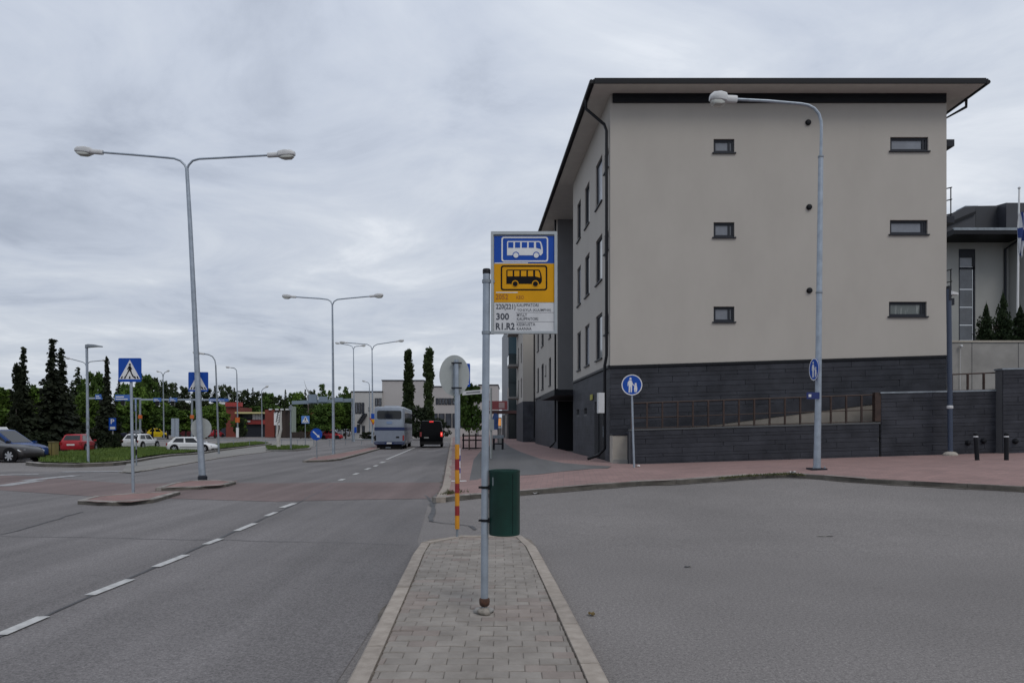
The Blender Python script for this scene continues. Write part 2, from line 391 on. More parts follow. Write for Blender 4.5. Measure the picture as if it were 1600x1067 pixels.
# ------------------------------------------------------------------ the ground
def axis(a, b, c, d, s1, s2, far):
    v = [a - far, a - 400, a - 120, a - 40]
    x = a
    while x < b: v.append(x); x += s2
    x = b
    while x < c: v.append(x); x += s1
    x = c
    while x < d: v.append(x); x += s2
    return v + [d + 40, d + 120, d + 400, d + far]
XS = axis(-60, -8, 28, 44, 0.5, 2.0, 2600); YS = axis(-12, 4, 26, 84, 0.5, 2.0, 2600)
gm = bpy.data.meshes.new('ground')
gv = [(x, y, gz(x, y)) for y in YS for x in XS]; nx = len(XS)
gm.from_pydata(gv, [], [(j * nx + i, j * nx + i + 1, (j + 1) * nx + i + 1, (j + 1) * nx + i) for j in range(len(YS) - 1) for i in range(nx - 1)]); gm.update(); gm.shade_smooth()
ground = mesh_obj('ground', gm, M_lot, recalc=False); ground['kind'] = 'structure'

def pxs(lst, dz=0.0): return [G(x, y, dz).xy for x, y in lst]
kf = [(kerb_x(Y), Y) for Y in (24, 30, 38, 50, 65, 85, 120, 160)]
# far left kerb line of the street
road_poly = [(-1.14, 2.0), (-1.22, 9.9)] + pxs([(652, 846), (668, 790), (682, 779)]) + pxs([(692, 760)], 0.12) + kf + [(-22, 160)] + pxs([(500, 689), (440, 700), (300, 722), (205, 738)]) + [(-30, 30), (-34, 14), (-20, 2)]
road = sheet('road', road_poly, 0.005, M_road, step=1.5)
cross = sheet('red_crossing', pxs([(0, 742), (60, 745), (200, 756), (300, 754), (430, 755), (560, 754), (690, 754), (686, 768), (672, 779), (560, 781), (430, 784), (300, 780), (150, 776), (0, 766)]), 0.010, M_cross, step=0.8)

# lane markings: (near end, far end, width)
mk = MB()
dash = [((0, 994), (68, 965), .115), ((140, 931.5), (204, 906.5), .115), ((243, 887), (291, 868), .115), ((321, 851.5), (345, 842.5), .11), ((369, 830.5), (398, 818.5), .115), ((416, 807), (431, 801), .11), ((440, 794), (460, 787), .14),
        ((531, 751), (537, 748.5), .16), ((553, 742), (559, 739.5), .16), ((571, 734), (578, 731.5), .16), ((585, 729), (589, 727), .16), ((595, 723.5), (600, 721.5), .2)]
for a, b, wd in dash: stripe(mk, G(*a).xy, G(*b).xy, wd, 0.016)
stripe(mk, G(604, 718).xy, G(648, 699.5).xy, .14, 0.016)
stripe(mk, G(655, 704.5).xy, G(680, 704.5).xy, .3, 0.016)
lane = mk.build('lane_marking', M_paint); lane['kind'] = 'structure'
mk = MB()
for a, b, wd in (((95, 737.5), (200, 736.6), .55), ((40, 751), (120, 743), .5), ((-60, 744), (60, 741), .5), ((0, 760), (60, 751), .5)): stripe(mk, G(*a).xy, G(*b).xy, wd, 0.016)
zb = mk.build('zebra_crossing', M_worn); zb['kind'] = 'structure'
# tar seams and mended cracks
def jag(a, b, n, amp):
    a, b = Vector(a), Vector(b); d = (b - a); nn = Vector((-d.y, d.x)).normalized(); return [a.lerp(b, i / n) + nn * (random.uniform(-amp, amp) if 0 < i < n else 0) for i in range(n + 1)]
sm = MB()
def seam(pl, wd, z=0.012):
    for a, b in zip(pl, pl[1:]): stripe(sm, a, b, wd * random.uniform(.7, 1.25), z)
seam(jag(G(-30, 1008.5).xy, G(470, 784).xy, 14, 0.015), .045)
seam(jag(G(470, 784).xy, G(520, 757).xy, 5, 0.02), .03)
seam(jag(G(664, 774, 0).xy, G(676, 786).xy, 3, 0.04), .06); seam(jag(G(689, 783).xy, G(676, 787).xy, 3, 0.03), .035)
seam(jag(G(676, 786).xy, G(674, 815).xy, 5, 0.04), .10)
seam(jag(G(674, 815).xy, G(735, 822).xy, 6, 0.04), .03); seam(jag(G(735, 822).xy, G(742, 828).xy, 2, 0.02), .06)
seam(jag(G(460, 781.5).xy, G(676, 780).xy, 10, 0.02), .022)
seam(jag(G(0, 838).xy, G(470, 847).xy, 14, 0.04), .018); seam(jag(G(470, 847).xy, G(640, 852).xy, 8, 0.04), .014)
seam(jag(G(0, 836).xy, G(130, 800).xy, 8, 0.05), .035)
seams = sm.build('tar_seam', M_seam); seams['kind'] = 'structure'

# ------------------------------------------------------------------ bus stop island in front of the camera
IZ = 0.12
isl_px = [(-1.0, 2.2)]
outer = [Vector((-0.985, 2.4))] + [Vector(p) for p in pxs([(540, 1067), (600, 951), (636, 882), (646, 861), (657, 847), (672, 839.5), (700, 836.5), (760, 834.5), (812, 835), (830, 840), (845, 864)], IZ)] + [Vector((0.455, 7.6)), Vector((0.614, 4.55)), Vector((0.70, 2.4))]
isle = sheet('traffic_island', [(p.x, p.y) for p in outer], 0.095, M_bed, step=0.5)
kerb(isle, outer, -1, M_kerb, h=IZ, wd=0.135, step=0.9)
# pavers, one object each
inner = []
for i, p in enumerate(outer):
    d = (outer[min(i + 1, len(outer) - 1)] - outer[max(i - 1, 0)]).normalized(); inner.append(p + Vector((d.y, -d.x)) * 0.145)
def row_span(poly, y):
    xs = []
    for a, b in zip(poly, poly[1:]):
        if (a.y > y) != (b.y > y): xs.append(a.x + (b.x - a.x) * (y - a.y) / (b.y - a.y))
    return (min(xs), max(xs)) if len(xs) >= 2 else None
def slab_mesh(name, lx, ly, h, c, m):
    mb = MB(); a, b = lx / 2, ly / 2
    mb.loft([[(-a, -b, -h), (a, -b, -h), (a, b, -h), (-a, b, -h)], [(-a, -b, -c), (a, -b, -c), (a, b, -c), (-a, b, -c)], [(-a + c, -b + c, 0), (a - c, -b + c, 0), (a - c, b - c, 0), (-a + c, b - c, 0)]])
    me = bpy.data.meshes.new(name); me.from_pydata(mb.v, [], mb.f); me.update(); me.materials.append(m); return me
PL, PW = 0.21, 0.138
full = slab_mesh('paver', PL - 0.002, PW - 0.007, 0.06, 0.005, M_paver)
full_r = slab_mesh('paver_red', PL - 0.002, PW - 0.007, 0.06, 0.005, M_paver2)
ytop = max(p.y for p in inner) - 0.02
rows = []; y = ytop - PW / 2; k = 0
while y > 3.9: rows.append((y, k)); y -= PW; k += 1
rows.reverse()
cnt = 0
for y, k in rows:
    sp = row_span(inner, y)
    if not sp: continue
    x0, x1 = sp; slope = -0.046
    xa = -2.0 + (PL / 2 if k % 2 else 0) + slope * (y - 4) * 0.4
    while xa < x1:
        a, b = max(xa, x0), min(xa + PL, x1)
        if b - a > 0.012:
            red = (k < 2) or (a < x0 + 0.2 and random.random() < 0.25) or random.random() < 0.05 or (abs(y - 6.3) < 0.3 and abs(a - 0.05) < 0.35)
            me = (full_r if red else full) if b - a > PL - 0.002 else slab_mesh('paver', b - a - 0.002, PW - 0.007, 0.06, 0.005, M_paver2 if red else M_paver)
            sink = -0.02 if (k in (1, 2, 3, 4) and 0.0 < a < 0.28 and random.random() < .5) else 0
            o = inst('paver', me, isle, ((a + b) / 2, y, IZ - 0.008 + random.uniform(-0.003, 0.003) + sink), (R(random.gauss(.3, 1.1)), R(random.gauss(0, .7)), R(random.uniform(-.8, .8))))
            cnt += 1
        xa += PL
print('pavers', cnt)

# ------------------------------------------------------------------ small refuge islands and the median
def refuge(name, px, h, m_top, step=1.0, wd=0.14):
    pts = pxs(px, h); 
    a = sum(p.x * q.y - q.x * p.y for p, q in zip(pts, pts[1:] + pts[:1]))
    side = 1 if a > 0 else -1
    c = Vector((sum(p.x for p in pts) / len(pts), sum(p.y for p in pts) / len(pts)))
    o = sheet(name, [c + (p - c) * 0.97 for p in pts], h - 0.012, m_top, step=0.6)
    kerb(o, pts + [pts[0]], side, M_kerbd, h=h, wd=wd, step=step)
    return o
refuge('refuge_island', [(121, 781), (150, 783.5), (205, 783.5), (240, 779), (264, 772), (282, 767), (262, 766.5), (235, 768), (200, 770), (165, 772), (135, 776)], 0.10, M_redisle)
refuge('refuge_island', [(243, 761.5), (270, 761), (310, 759.5), (345, 757.5), (360, 754), (373, 750.5), (352, 749.5), (325, 749), (295, 750), (268, 754.5)], 0.10, M_redisle)
refuge('median_island', [(474, 719), (500, 719), (530, 716.5), (560, 709), (586, 702), (640, 687), (628, 686.5), (590, 696), (545, 705), (510, 711), (488, 714)], 0.11, M_redisle, step=1.6)

# ------------------------------------------------------------------ pavement by the flats
PV = 0.12
lot_px = [(681, 777), (700, 774.5), (752, 770), (814, 766), (920, 757), (1040, 750), (1128, 744), (1200, 739), (1235, 737.5), (1262, 740), (1337, 746), (1469, 753), (1600, 759.5), (1700, 764.5)]
lot_pts = pxs(lot_px, PV)
st_px = [(684, 771), (691, 760)]
st_pts = pxs(st_px, PV) + [Vector(p) for p in kf]
back = [Vector((1.2, 160)), Vector((1.6, 69)), Vector((2.3, 48)), Vector((3.6, 24.6)), Vector((15.5, 24.9)), Vector((34, 27)), Vector((34, 12))]
pv_poly = [Vector(p) for p in lot_pts] + list(reversed(back)) + list(reversed(st_pts))
pave = sheet('pavement', pv_poly, PV - 0.006, M_redpave, step=1.0)
def kdrop(p): return 0.12
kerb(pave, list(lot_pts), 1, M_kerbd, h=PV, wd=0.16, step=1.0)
kerb(pave, list(reversed(pxs([(681, 777)], PV) + list(st_pts))), 1, M_kerb, h=PV, wd=0.22, step=1.2)
# grey tarmac walking strip between the red paving
path_px = [(733, 752), (760, 745), (840, 741), (950, 731), (955, 728), (920, 726.5), (880, 723), (844, 716.5), (814, 706), (797, 698), (788, 691), (775, 691), (752, 703), (740, 718)]
path = sheet('footpath', [Vector(p) for p in pxs(path_px, PV)], PV + 0.0, M_path, step=0.8)

# ------------------------------------------------------------------ left side: verge, pavement, grass
lp = [Vector(p) for p in pxs([(190, 737), (205, 738), (300, 722), (440, 702), (492, 697), (490, 689), (440, 689), (345, 700), (260, 711), (200, 721)], 0.04)]
lpave = sheet('side_pavement', lp, 0.04, M_side, step=1.5)
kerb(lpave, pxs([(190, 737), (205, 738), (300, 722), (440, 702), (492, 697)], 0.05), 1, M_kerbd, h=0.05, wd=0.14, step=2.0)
def grass_patch(name, px, label, nb, hgt, seed, kx=None):
    rnd = random.Random(seed); pts = [Vector(p) for p in pxs(px, 0.13)]
    base = sheet(name, pts, 0.13, M_turf, step=1.5)
    n = len(pts); xs = [p.x for p in pts]; ys = [p.y for p in pts]; mb = MB(); made = 0
    while made < nb:
        x, y = rnd.uniform(min(xs), max(xs)), rnd.uniform(min(ys), max(ys)); c = False; j = n - 1
        for i in range(n):
            if (pts[i].y > y) != (pts[j].y > y) and x < (pts[j].x - pts[i].x) * (y - pts[i].y) / (pts[j].y - pts[i].y) + pts[i].x: c = not c
            j = i
        if not c: continue
        made += 1
        h = hgt * rnd.uniform(.4, 1.3) * (0.6 + 0.8 * (noise.noise(Vector((x * .8, y * .8, 0))) + .5)); a = rnd.uniform(0, 6.28); wv = 0.035
        z = gz(x, y) + 0.125
        mb.poly([(x - wv * math.cos(a), y - wv * math.sin(a), z), (x + wv * math.cos(a), y + wv * math.sin(a), z), (x + rnd.uniform(-.5, .5) * h, y + rnd.uniform(-.5, .5) * h, z + h)])
    me = bpy.data.meshes.new('grass'); me.from_pydata(mb.v, [], mb.f); me.update()
    g = mesh_obj('grass', me, M_grass, recalc=False); tag(g, label, 'grass', None, 'stuff'); return base
vb = grass_patch('verge', [(60, 721), (136, 723), (195, 719), (260, 708.5), (345, 700), (420, 692), (400, 690), (330, 695), (262, 699), (238, 698), (185, 699), (150, 702), (95, 707), (66, 713)], 'bright green grass on the kerbed verge in front of the parked cars', 42000, 0.125, 3)
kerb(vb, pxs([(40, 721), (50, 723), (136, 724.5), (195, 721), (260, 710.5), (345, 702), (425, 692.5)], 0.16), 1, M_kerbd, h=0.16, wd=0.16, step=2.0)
vb2 = grass_patch('verge', [(418, 701.5), (455, 701.5), (484, 699), (482, 696.5), (450, 696), (415, 696.5)], 'short grass on the small verge around the white tree trunk', 5000, 0.12, 4)
kerb(vb2, pxs([(415, 702.5), (456, 702.5), (486, 699.5), (484, 696)], 0.14), 1, M_side, h=0.14, wd=0.15, step=2.0)
# weeds growing on the forecourt kerb
def weeds(label, px, nb, seed, hmax=0.10, spread=0.14):
    rnd = random.Random(seed); pts = [G(x, y, PV) for x, y in px]; mb = MB()
    for _ in range(nb):
        t = rnd.uniform(0, len(pts) - 1.001); i = int(t); p = pts[i].lerp(pts[i + 1], t - i)
        x, y = p.x + rnd.gauss(0, spread * .6), p.y + rnd.gauss(-.02, spread)
        if rnd.random() < 0.35 + 0.5 * noise.noise(Vector((x * 2, y * 2, seed))): continue
        z = gz(x, y) + (PV - .01); h = rnd.uniform(.2, 1) * hmax; a = rnd.uniform(0, 6.28); wv = rnd.uniform(.012, .03)
        mb.poly([(x - wv * math.cos(a), y - wv * math.sin(a), z - .02), (x + wv * math.cos(a), y + wv * math.sin(a), z - .02), (x + rnd.uniform(-1, 1) * h, y + rnd.uniform(-1, 1) * h, z + h)])
    me = bpy.data.meshes.new('weeds'); me.from_pydata(mb.v, [], mb.f); me.update(); o = mesh_obj('weeds', me, M_moss, recalc=False); tag(o, label, 'weeds', None, 'stuff')
weeds('low moss and weeds grown over the forecourt kerb near the single arm lamp', [(1125, 746), (1160, 742.5), (1200, 740), (1235, 739), (1255, 741)], 650, 5, 0.045, 0.05)
weeds('brownish tuft of weeds at the pavement corner behind the striped pole', [(696, 772), (708, 770), (722, 768)], 260, 6, 0.12, 0.12)

# dirt and grit gathered along the foot of the kerbs
M_grit = mat('gutter_grit', (0.060, 0.052, 0.043), 0.95, col2=(0.13, 0.115, 0.10), scale=6, coord='World', bump=.4, bscale=60)
def grit(pts, side, wmin, wmax, seed, dz=0.010):
    rnd = random.Random(seed); rs = resample([Vector((p[0], p[1], 0)) for p in pts], .22); mb = MB(); prev = None
    for i, p in enumerate(rs):
        d = (rs[min(i + 1, len(rs) - 1)] - rs[max(0, i - 1)]).normalized(); n_ = Vector((-d.y, d.x, 0)) * side
        wd = wmin + (wmax - wmin) * max(0, noise.noise(Vector((i * .23, seed, 0))) + .35) * rnd.uniform(.6, 1.1); a, b = p - n_ * .03, p + n_ * wd
        a.z = gz(a.x, a.y) + dz; b.z = gz(b.x, b.y) + dz
        if prev: mb.poly([prev[0], prev[1], b, a])
        prev = (a, b)
    o = mb.build('gutter_grit', M_grit); o['kind'] = 'structure'
grit(lot_pts, -1, .03, .22, 3); grit(st_pts, 1, .02, .2, 4); grit([(p.x, p.y) for p in outer], 1, .015, .09, 5)
# ------------------------------------------------------------------ buildings
class Plane:
    def __init__(s, o, u, n): s.o, s.u, s.n = Vector(o), Vector(u).normalized(), Vector(n).normalized()
    def at(s, u, z, d=0.0): p = s.o + s.u * u + s.n * d; return Vector((p.x, p.y, z))
def wall_holes(mb, pl, u0, u1, z0, z1, holes, depth=0.14):
    """wall face with rectangular openings (ua,ub,za,zb) and their reveals"""
    us = sorted({u0, u1, *[h[0] for h in holes], *[h[1] for h in holes]}); zs = sorted({z0, z1, *[h[2] for h in holes], *[h[3] for h in holes]})
    us = [u for u in us if u0 <= u <= u1]; zs = [z for z in zs if z0 <= z <= z1]
    for a, b in zip(us, us[1:]):
        for c, d in zip(zs, zs[1:]):
            mu, mz = (a + b) / 2, (c + d) / 2
            if any(h[0] < mu < h[1] and h[2] < mz < h[3] for h in holes): continue
            mb.poly([pl.at(a, c), pl.at(b, c), pl.at(b, d), pl.at(a, d)])
    for a, b, c, d in holes:
        for p, q in (((a, c), (b, c)), ((b, c), (b, d)), ((b, d), (a, d)), ((a, d), (a, c))):
            mb.poly([pl.at(*p), pl.at(*q), pl.at(*q, -depth), pl.at(*p, -depth)])
def window(pl, root, a, b, c, d, pane=None, depth=0.10, fr=0.06, mull=None, sill=True):
    """a window filling the opening: frame, pane behind it, sill under it"""
    mb = MB(); dd = -depth
    for x0, x1, y0, y1 in ((a, b, c, c + fr), (a, b, d - fr, d), (a, a + fr, c + fr, d - fr), (b - fr, b, c + fr, d - fr)):
        mb.obox(pl.at(x0, y0, dd), pl.u * (x1 - x0), Vector((0, 0, y1 - y0)), pl.n * 0.05)
    if mull:
        mb.obox(pl.at(a + (b - a) * mull, c + fr, dd), pl.u * fr * .8, Vector((0, 0, d - c - 2 * fr)), pl.n * 0.045)
    f = mb.build('window', M_dark, root)
    g = MB(); g.obox(pl.at(a + .01, c + .01, dd - .04), pl.u * (b - a - .02), Vector((0, 0, d - c - .02)), pl.n * 0.05); g.build('pane', pane or M_pane, f)
    if sill:
        s_ = MB(); s_.obox(pl.at(a - .05, c - .05, -.09), pl.u * (b - a + .1), Vector((0, 0, .045)), pl.n * .15); s_.build('sill', M_dark, f)
    return f
def skew_slab(name, lu, h, t, c, sk, m):
    """stone slab in its own plane: length along x, height along z, skewed by sk, chamfered face towards -y"""
    a = lu / 2; mb = MB(); q = lambda x, z: z + sk * x
    r0 = [(-a, 0, q(-a, 0)), (a, 0, q(a, 0)), (a, 0, q(a, h)), (-a, 0, q(-a, h))]
    r1 = [(x, -t + c, z) for x, _, z in r0]
    r2 = [(-a + c, -t, q(-a, c)), (a - c, -t, q(a, c)), (a - c, -t, q(a, h - c)), (-a + c, -t, q(-a, h - c))]
    mb.loft([r0, r1, r2]); me = bpy.data.meshes.new(name); me.from_pydata(mb.v, [], mb.f); me.update()
    bm = bmesh.new(); bm.from_mesh(me); bmesh.ops.recalc_face_normals(bm, faces=bm.faces); bm.to_mesh(me); bm.free(); me.materials.append(m); return me
SLABS = {}
def clad(root, pl, u0, u1, ztop, zbot, sk, h=0.30, lu=1.2, holes=(), t=0.035):
    """courses of stone slabs hung on the plane from ztop(u) down to the ground; each slab is a part"""
    ang = math.atan2(pl.u.y, pl.u.x); g = 0.008; course = 0
    zt = ztop
    hh = [h, h * .62, h, h * .8, h * 1.1, h * .62]
    while True:
        H = hh[course % 6]; zb = zt - H
        if zt + sk * (u1 - u0) * 0.5 < zbot: break
        u = u0 - (lu * (0, .37, .71, .2)[course % 4])
        while u < u1:
            a, b = max(u, u0), min(u + lu, u1); u += lu
            if b - a < .06: continue
            spans = [(a, b)]
            for ha, hb, hc, hd in holes:
                ns = []
                for s0, s1 in spans:
                    zc = zb + sk * ((s0 + s1) / 2 - u0)
                    if zc + H <= hc + .02 or zc >= hd - .02 or s1 <= ha or s0 >= hb: ns.append((s0, s1))
                    else:
                        if ha - s0 > .05: ns.append((s0, ha))
                        if s1 - hb > .05: ns.append((hb, s1))
                spans = ns
            for s0, s1 in spans:
                key = (round(s1 - s0, 2), round(H, 3), sk)
                if key not in SLABS: SLABS[key] = skew_slab('stone_slab', key[0] - g, H - g, t, .006, sk, M_stone)
                m_ = (s0 + s1) / 2; p = pl.at(m_, zb + sk * (m_ - u0) + g / 2, random.uniform(0, .003))
                inst('stone_slab', SLABS[key], root, p, (0, 0, ang))
        zt = zb; course += 1
YG = 26.0
gx = lambda px: (px - 800) / F * YG
gzp = lambda py: EYE - (py - HZ) / F * YG
CX, CX2 = gx(953.5), gx(1479)
flats = thing('apartment_building', 'four storey beige rendered block of flats with dark stone ground floor and wide flat eaves', 'building', (CX, YG, 0.5))
FD = Vector((-0.0565, 1, 0)).normalized(); FN = Vector((-1, -0.0565, 0)).normalized()
ZS = 13.47                                   # underside of the eaves
SKEW = 0.031
gable = Plane((CX, YG, 0), (1, 0, 0), (0, -1, 0)); GW = CX2 - CX
zp0, zp1 = gzp(573), gzp(556.5)              # top of the stone base, left and right
gw = []
for pys, pane in (((217.5, 238.5), M_paneb), ((347.5, 370.5), M_paneb), ((479, 502.5), M_paneb)):
    gw.append((gx(1115) - CX, gx(1147.5) - CX, gzp(pys[1]), gzp(pys[0]), pane, .72))
for pys, x0, x1, pane in (((214.5, 236), 1391, 1450.5, M_paneb), ((344, 366), 1390.5, 1449.5, M_paneb), ((471.5, 494), 1389, 1448, M_panew)):
    gw.append((gx(x0) - CX, gx(x1) - CX, gzp(pys[1]), gzp(pys[0]), pane, .86))
wm = MB()
wall_holes(wm, gable, 0, GW, 4.45, ZS, [w_[:4] for w_ in gw])
wm.poly([gable.at(0, zp0), gable.at(GW, zp1), gable.at(GW, 4.45), gable.at(0, 4.45)])
# street front: first piece, recess, second piece
front = Plane((CX, YG, 0), FD, FN)
def fu(px):   # distance along the street front at picture column px
    Y = F * (CX + 0.0565 * YG) / (px - 800 + 0.0565 * F); return (Y - YG) / FD.y
uA, uB, uC = fu(895.5), fu(871.5), fu(836.5)
fw = []
for r in range(3):
    zt = 11.95 - 2.955 * r
    fw += [(fu(941), fu(931), zt - 1.72, zt), (fu(921), fu(914), zt - 1.72, zt), (fu(907.5), fu(902), zt - 1.72, zt), (fu(951), fu(944.5), zt - .93, zt - .25)]
wall_holes(wm, front, 0, uA, 3.87, ZS, fw)
fw2 = []
for r in range(3):
    zt = 11.95 - 2.955 * r
    fw2 += [(fu(861), fu(857.5), zt - 1.72, zt), (fu(849.5), fu(846), zt - 1.72, zt), (fu(842), fu(839.5), zt - 1.72, zt), (fu(853.5), fu(852), zt - .93, zt - .25)]
wall_holes(wm, front, uB, uC, 3.87, ZS, fw2)
# plain back and right faces
BL = front.at(uC, 0); BR = Vector((CX2, BL.y, 0))
for a, b in ((Vector((CX2, YG, 0)), BR), (BR, BL)):
    wm.poly([(a.x, a.y, 0), (b.x, b.y, 0), (b.x, b.y, ZS), (a.x, a.y, ZS)])
wall = wm.build('wall', M_render, flats)
bay = MB(); RD = -2.4
bay.poly([front.at(uA, .3), front.at(uA, .3, RD), front.at(uA, ZS, RD), front.at(uA, ZS)])
bay.poly([front.at(uA, 3.2, RD), front.at(uB, 3.2, RD), front.at(uB, ZS, RD), front.at(uA, ZS, RD)])
bay.poly([front.at(uB, 3.2), front.at(uB, 3.2, RD), front.at(uB, ZS, RD), front.at(uB, ZS)])
bay.build('stair_recess', M_bay, flats)
ent = MB(); ent.poly([front.at(uA, .3, RD + .02), front.at(uB, .3, RD + .02), front.at(uB, 3.2, RD + .02), front.at(uA, 3.2, RD + .02)]); ent.poly([front.at(uB, .3), front.at(uB, .3, RD), front.at(uB, 3.2, RD), front.at(uB, 3.2)])
ent.build('entrance', M_black, flats)
cn = MB(); cn.obox(front.at(uA + .05, 3.25, RD), FD * (uB - uA + .5), FN * 3.3, Vector((0, 0, .28))); cn.build('canopy', M_black, flats)
# stone backing and slabs of the ground floor
bk = MB()
bk.poly([gable.at(0, 0, -.0), gable.at(GW, 0), gable.at(GW, zp1), gable.at(0, zp0)])
door = (fu(945.5), fu(929), .3, 2.72)
vents = [(fu(917), fu(912.5), 2.28, 2.55), (fu(905), fu(901), 2.28, 2.55)]
wall_holes(bk, front, 0, uA, .2, 3.87, [door] + vents, .25)
wall_holes(bk, front, uB, uC, .2, 3.87, [], .1)
bk.build('base_wall', M_stonej, flats)
clad(flats, gable, 0, GW, zp0 - .06, .45, SKEW, .21, 1.7)
clad(flats, front, 0, uA, 3.82, .42, 0.0, .21, 1.7, [door] + vents)
clad(flats, front, uB, uC, 3.82, .42, 0.0, .30, 2.6)
flash = MB()
flash.prism([(-.05, zp0 - .055), (GW + .03, zp1 - .055), (GW + .03, zp1 + .035), (-.05, zp0 + .035)], gable.at(0, 0, .001), (1, 0, 0), (0, 0, 1), (0, -1, 0), .075)
flash.obox(front.at(.01, 3.815, .001), FD * (uA - .01), FN * .06, Vector((0, 0, .09))); flash.obox(front.at(uB, 3.815, .001), FD * (uC - uB), FN * .06, Vector((0, 0, .09)))
flash.build('flashing', M_black, flats)
dm = MB(); dm.obox(front.at(door[0] + .01, .32, -.2), FD * (door[1] - door[0] - .02), FN * .05, Vector((0, 0, 2.38))); d_ = dm.build('door', M_black, flats)
hm = MB(); hm.tube([front.at(door[0] + 1.0, 1.35, -.12), front.at(door[0] + 1.0, 1.75, -.12)], .02, 6); hm.build('handle', M_galv, d_)
sg = MB(); sg.obox(front.at(fu(927.5), 2.82, .037), FD * .62, FN * .01, Vector((0, 0, .22))); sg.build('door_sign', mat('yellow_sign', (.30, .28, .02), .5), flats)
for vt in vents:
    v_ = MB(); v_.obox(front.at(vt[0] + .01, vt[2], -.15), FD * (vt[1] - vt[0] - .02), FN * .03, Vector((0, 0, vt[3] - vt[2]))); v_.build('vent_opening', M_black, flats)
for a, b, c, d, pane, mu in gw: window(gable, flats, a, b, c, d, pane, .12, .085, mu)
for i, h in enumerate(fw): window(front, flats, *h, [M_pane, M_paneb][i % 3 == 0], .10, .06, None)
for h in fw2: window(front, flats, *h, M_pane, .10, .06, None)
for px, py in ((1262.5, 192), (1264, 324), (1264.5, 454)):
    v_ = MB(); c = Vector((gx(px), YG, gzp(py))); v_.lathe(c, [(.10, .0), (.10, -.05), (.075, -.09), (.03, -.10)], 14, 'y'); v_.build('air_vent', M_black, flats, smooth=True)
# eaves: soffit, fascia, roof
ov_f, ov_l, ov_r = .80, .70, .86
E0 = Vector((CX - ov_l + .05, YG - ov_f, 0)); E1 = Vector((CX2 + ov_r, YG - ov_f, 0))
L1 = front.at(uC + 1.0, 0, ov_l); R1 = Vector((CX2 + ov_r, L1.y, 0)); 
so = MB(); so.loft([[(p.x, p.y, z) for p in (E0, E1, R1, L1)] for z in (ZS, ZS + .03)]); so.build('soffit', M_soffit, flats)
def edge_strip(mb, a, b, z0, z1, t):
    d = (b - a).normalized(); n_ = Vector((d.y, -d.x, 0))
    mb.obox((a.x, a.y, z0), b - a, n_ * t, Vector((0, 0, z1 - z0)))
fa = MB(); edge_strip(fa, E0, E1, ZS - .01, ZS + .17, .05); edge_strip(fa, E1 + Vector((.05, 0, 0)), R1 + Vector((.05, 0, 0)), ZS - .01, ZS + .17, .05); edge_strip(fa, L1, E0, ZS - .01, ZS + .15, .04)
fa.build('fascia', M_black, flats)
ro = MB(); z0 = ZS + .12; z1 = ZS + 1.9; cmx = (E0.x + E1.x) / 2
A, B_, C_, D_ = [Vector((p.x, p.y, z0)) for p in (E0, E1, R1, L1)]
r0 = Vector((cmx, YG + 5.5, z1)); r1 = Vector((cmx - .9, L1.y - 6, z1))
for f in ((A, B_, r0), (B_, C_, r1, r0), (C_, D_, r1), (D_, A, r0, r1)): ro.poly(f)
ro.build('roof', M_dark, flats)
co = MB(); co.obox(gable.at(.08, gzp(161.5), 0.001), Vector((GW - .12, 0, 0)), Vector((0, -.07, 0)), Vector((0, 0, ZS - gzp(161.5) - .003))); co.build('cornice_band', M_black, flats)
gu = MB(); gl = (L1 - E0); gdir = gl.normalized(); gn = Vector((-gdir.y, gdir.x, 0))
gu.tube([E0 + gn * .10 + Vector((0, 0, ZS + .07)), L1 + gn * .10 + Vector((0, 0, ZS + .07))], .075, 8); 
gu.tube([E1 + Vector((.12, .02, ZS + .07)), R1 + Vector((.12, 0, ZS + .07))], .075, 8); gu.build('gutter', M_black, flats, smooth=True)
def downpipe(pts, r=.055): MB().tube(pts, r, 8).build('downpipe', M_black, flats, smooth=True)
q0 = E0 + gdir * 1.2 + gn * .10
downpipe([(q0.x, q0.y, ZS), (q0.x, q0.y, ZS - .35), front.at(.30, ZS - .95, .16), front.at(.12, ZS - 1.25, .11), front.at(.12, 4.25, .11), front.at(.2, 3.9, .16), front.at(.2, .95, .16), front.at(.35, .72, .35), front.at(.6, .58, .7)])
downpipe([front.at(uB + .15, ZS, .12), front.at(uB + .15, .95, .12), front.at(uB - .2, .75, .3), front.at(uB - .6, .62, .5)])
downpipe([front.at(uC - .4, ZS, .12), front.at(uC - .4, .95, .12), front.at(uC - .8, .7, .45)])
downpipe([(E1.x + .05, YG + .35, ZS), (E1.x + .05, YG + .35, ZS - .3), (CX2 + .1, YG + .35, ZS - .75), (CX2 + .1, YG + .35, .8)], .05)
# balconies sticking out on the far right side
for z in (12.05, 9.3, 6.35):
    b_ = MB(); b_.box((CX2, YG + .45, z - .24), (CX2 + .55, YG + 1.1, z)); bb = b_.build('balcony', M_dark, flats)
    rl = MB(); x1 = CX2 + .5
    if z < 11:
        for zz in (z + .1, z + .62, z + 1.05): rl.tube([(CX2, YG + .52, zz - .12), (x1, YG + .52, zz)], .022, 6)
        rl.tube([(x1 - .04, YG + .52, z), (x1 - .04, YG + .52, z + 1.05)], .022, 6); rl.build('railing', M_black, bb)
mbx = MB(); mbx.obox(front.at(.02, gzp(640) - .12, .2), FD * .30, FN * .22, Vector((0, 0, .72))); mb_ = mbx.build('meter_box', M_lampw, None, bevel=.01)
tag(mb_, 'small white box fixed to the downpipe at the corner of the beige flats', 'meter box')

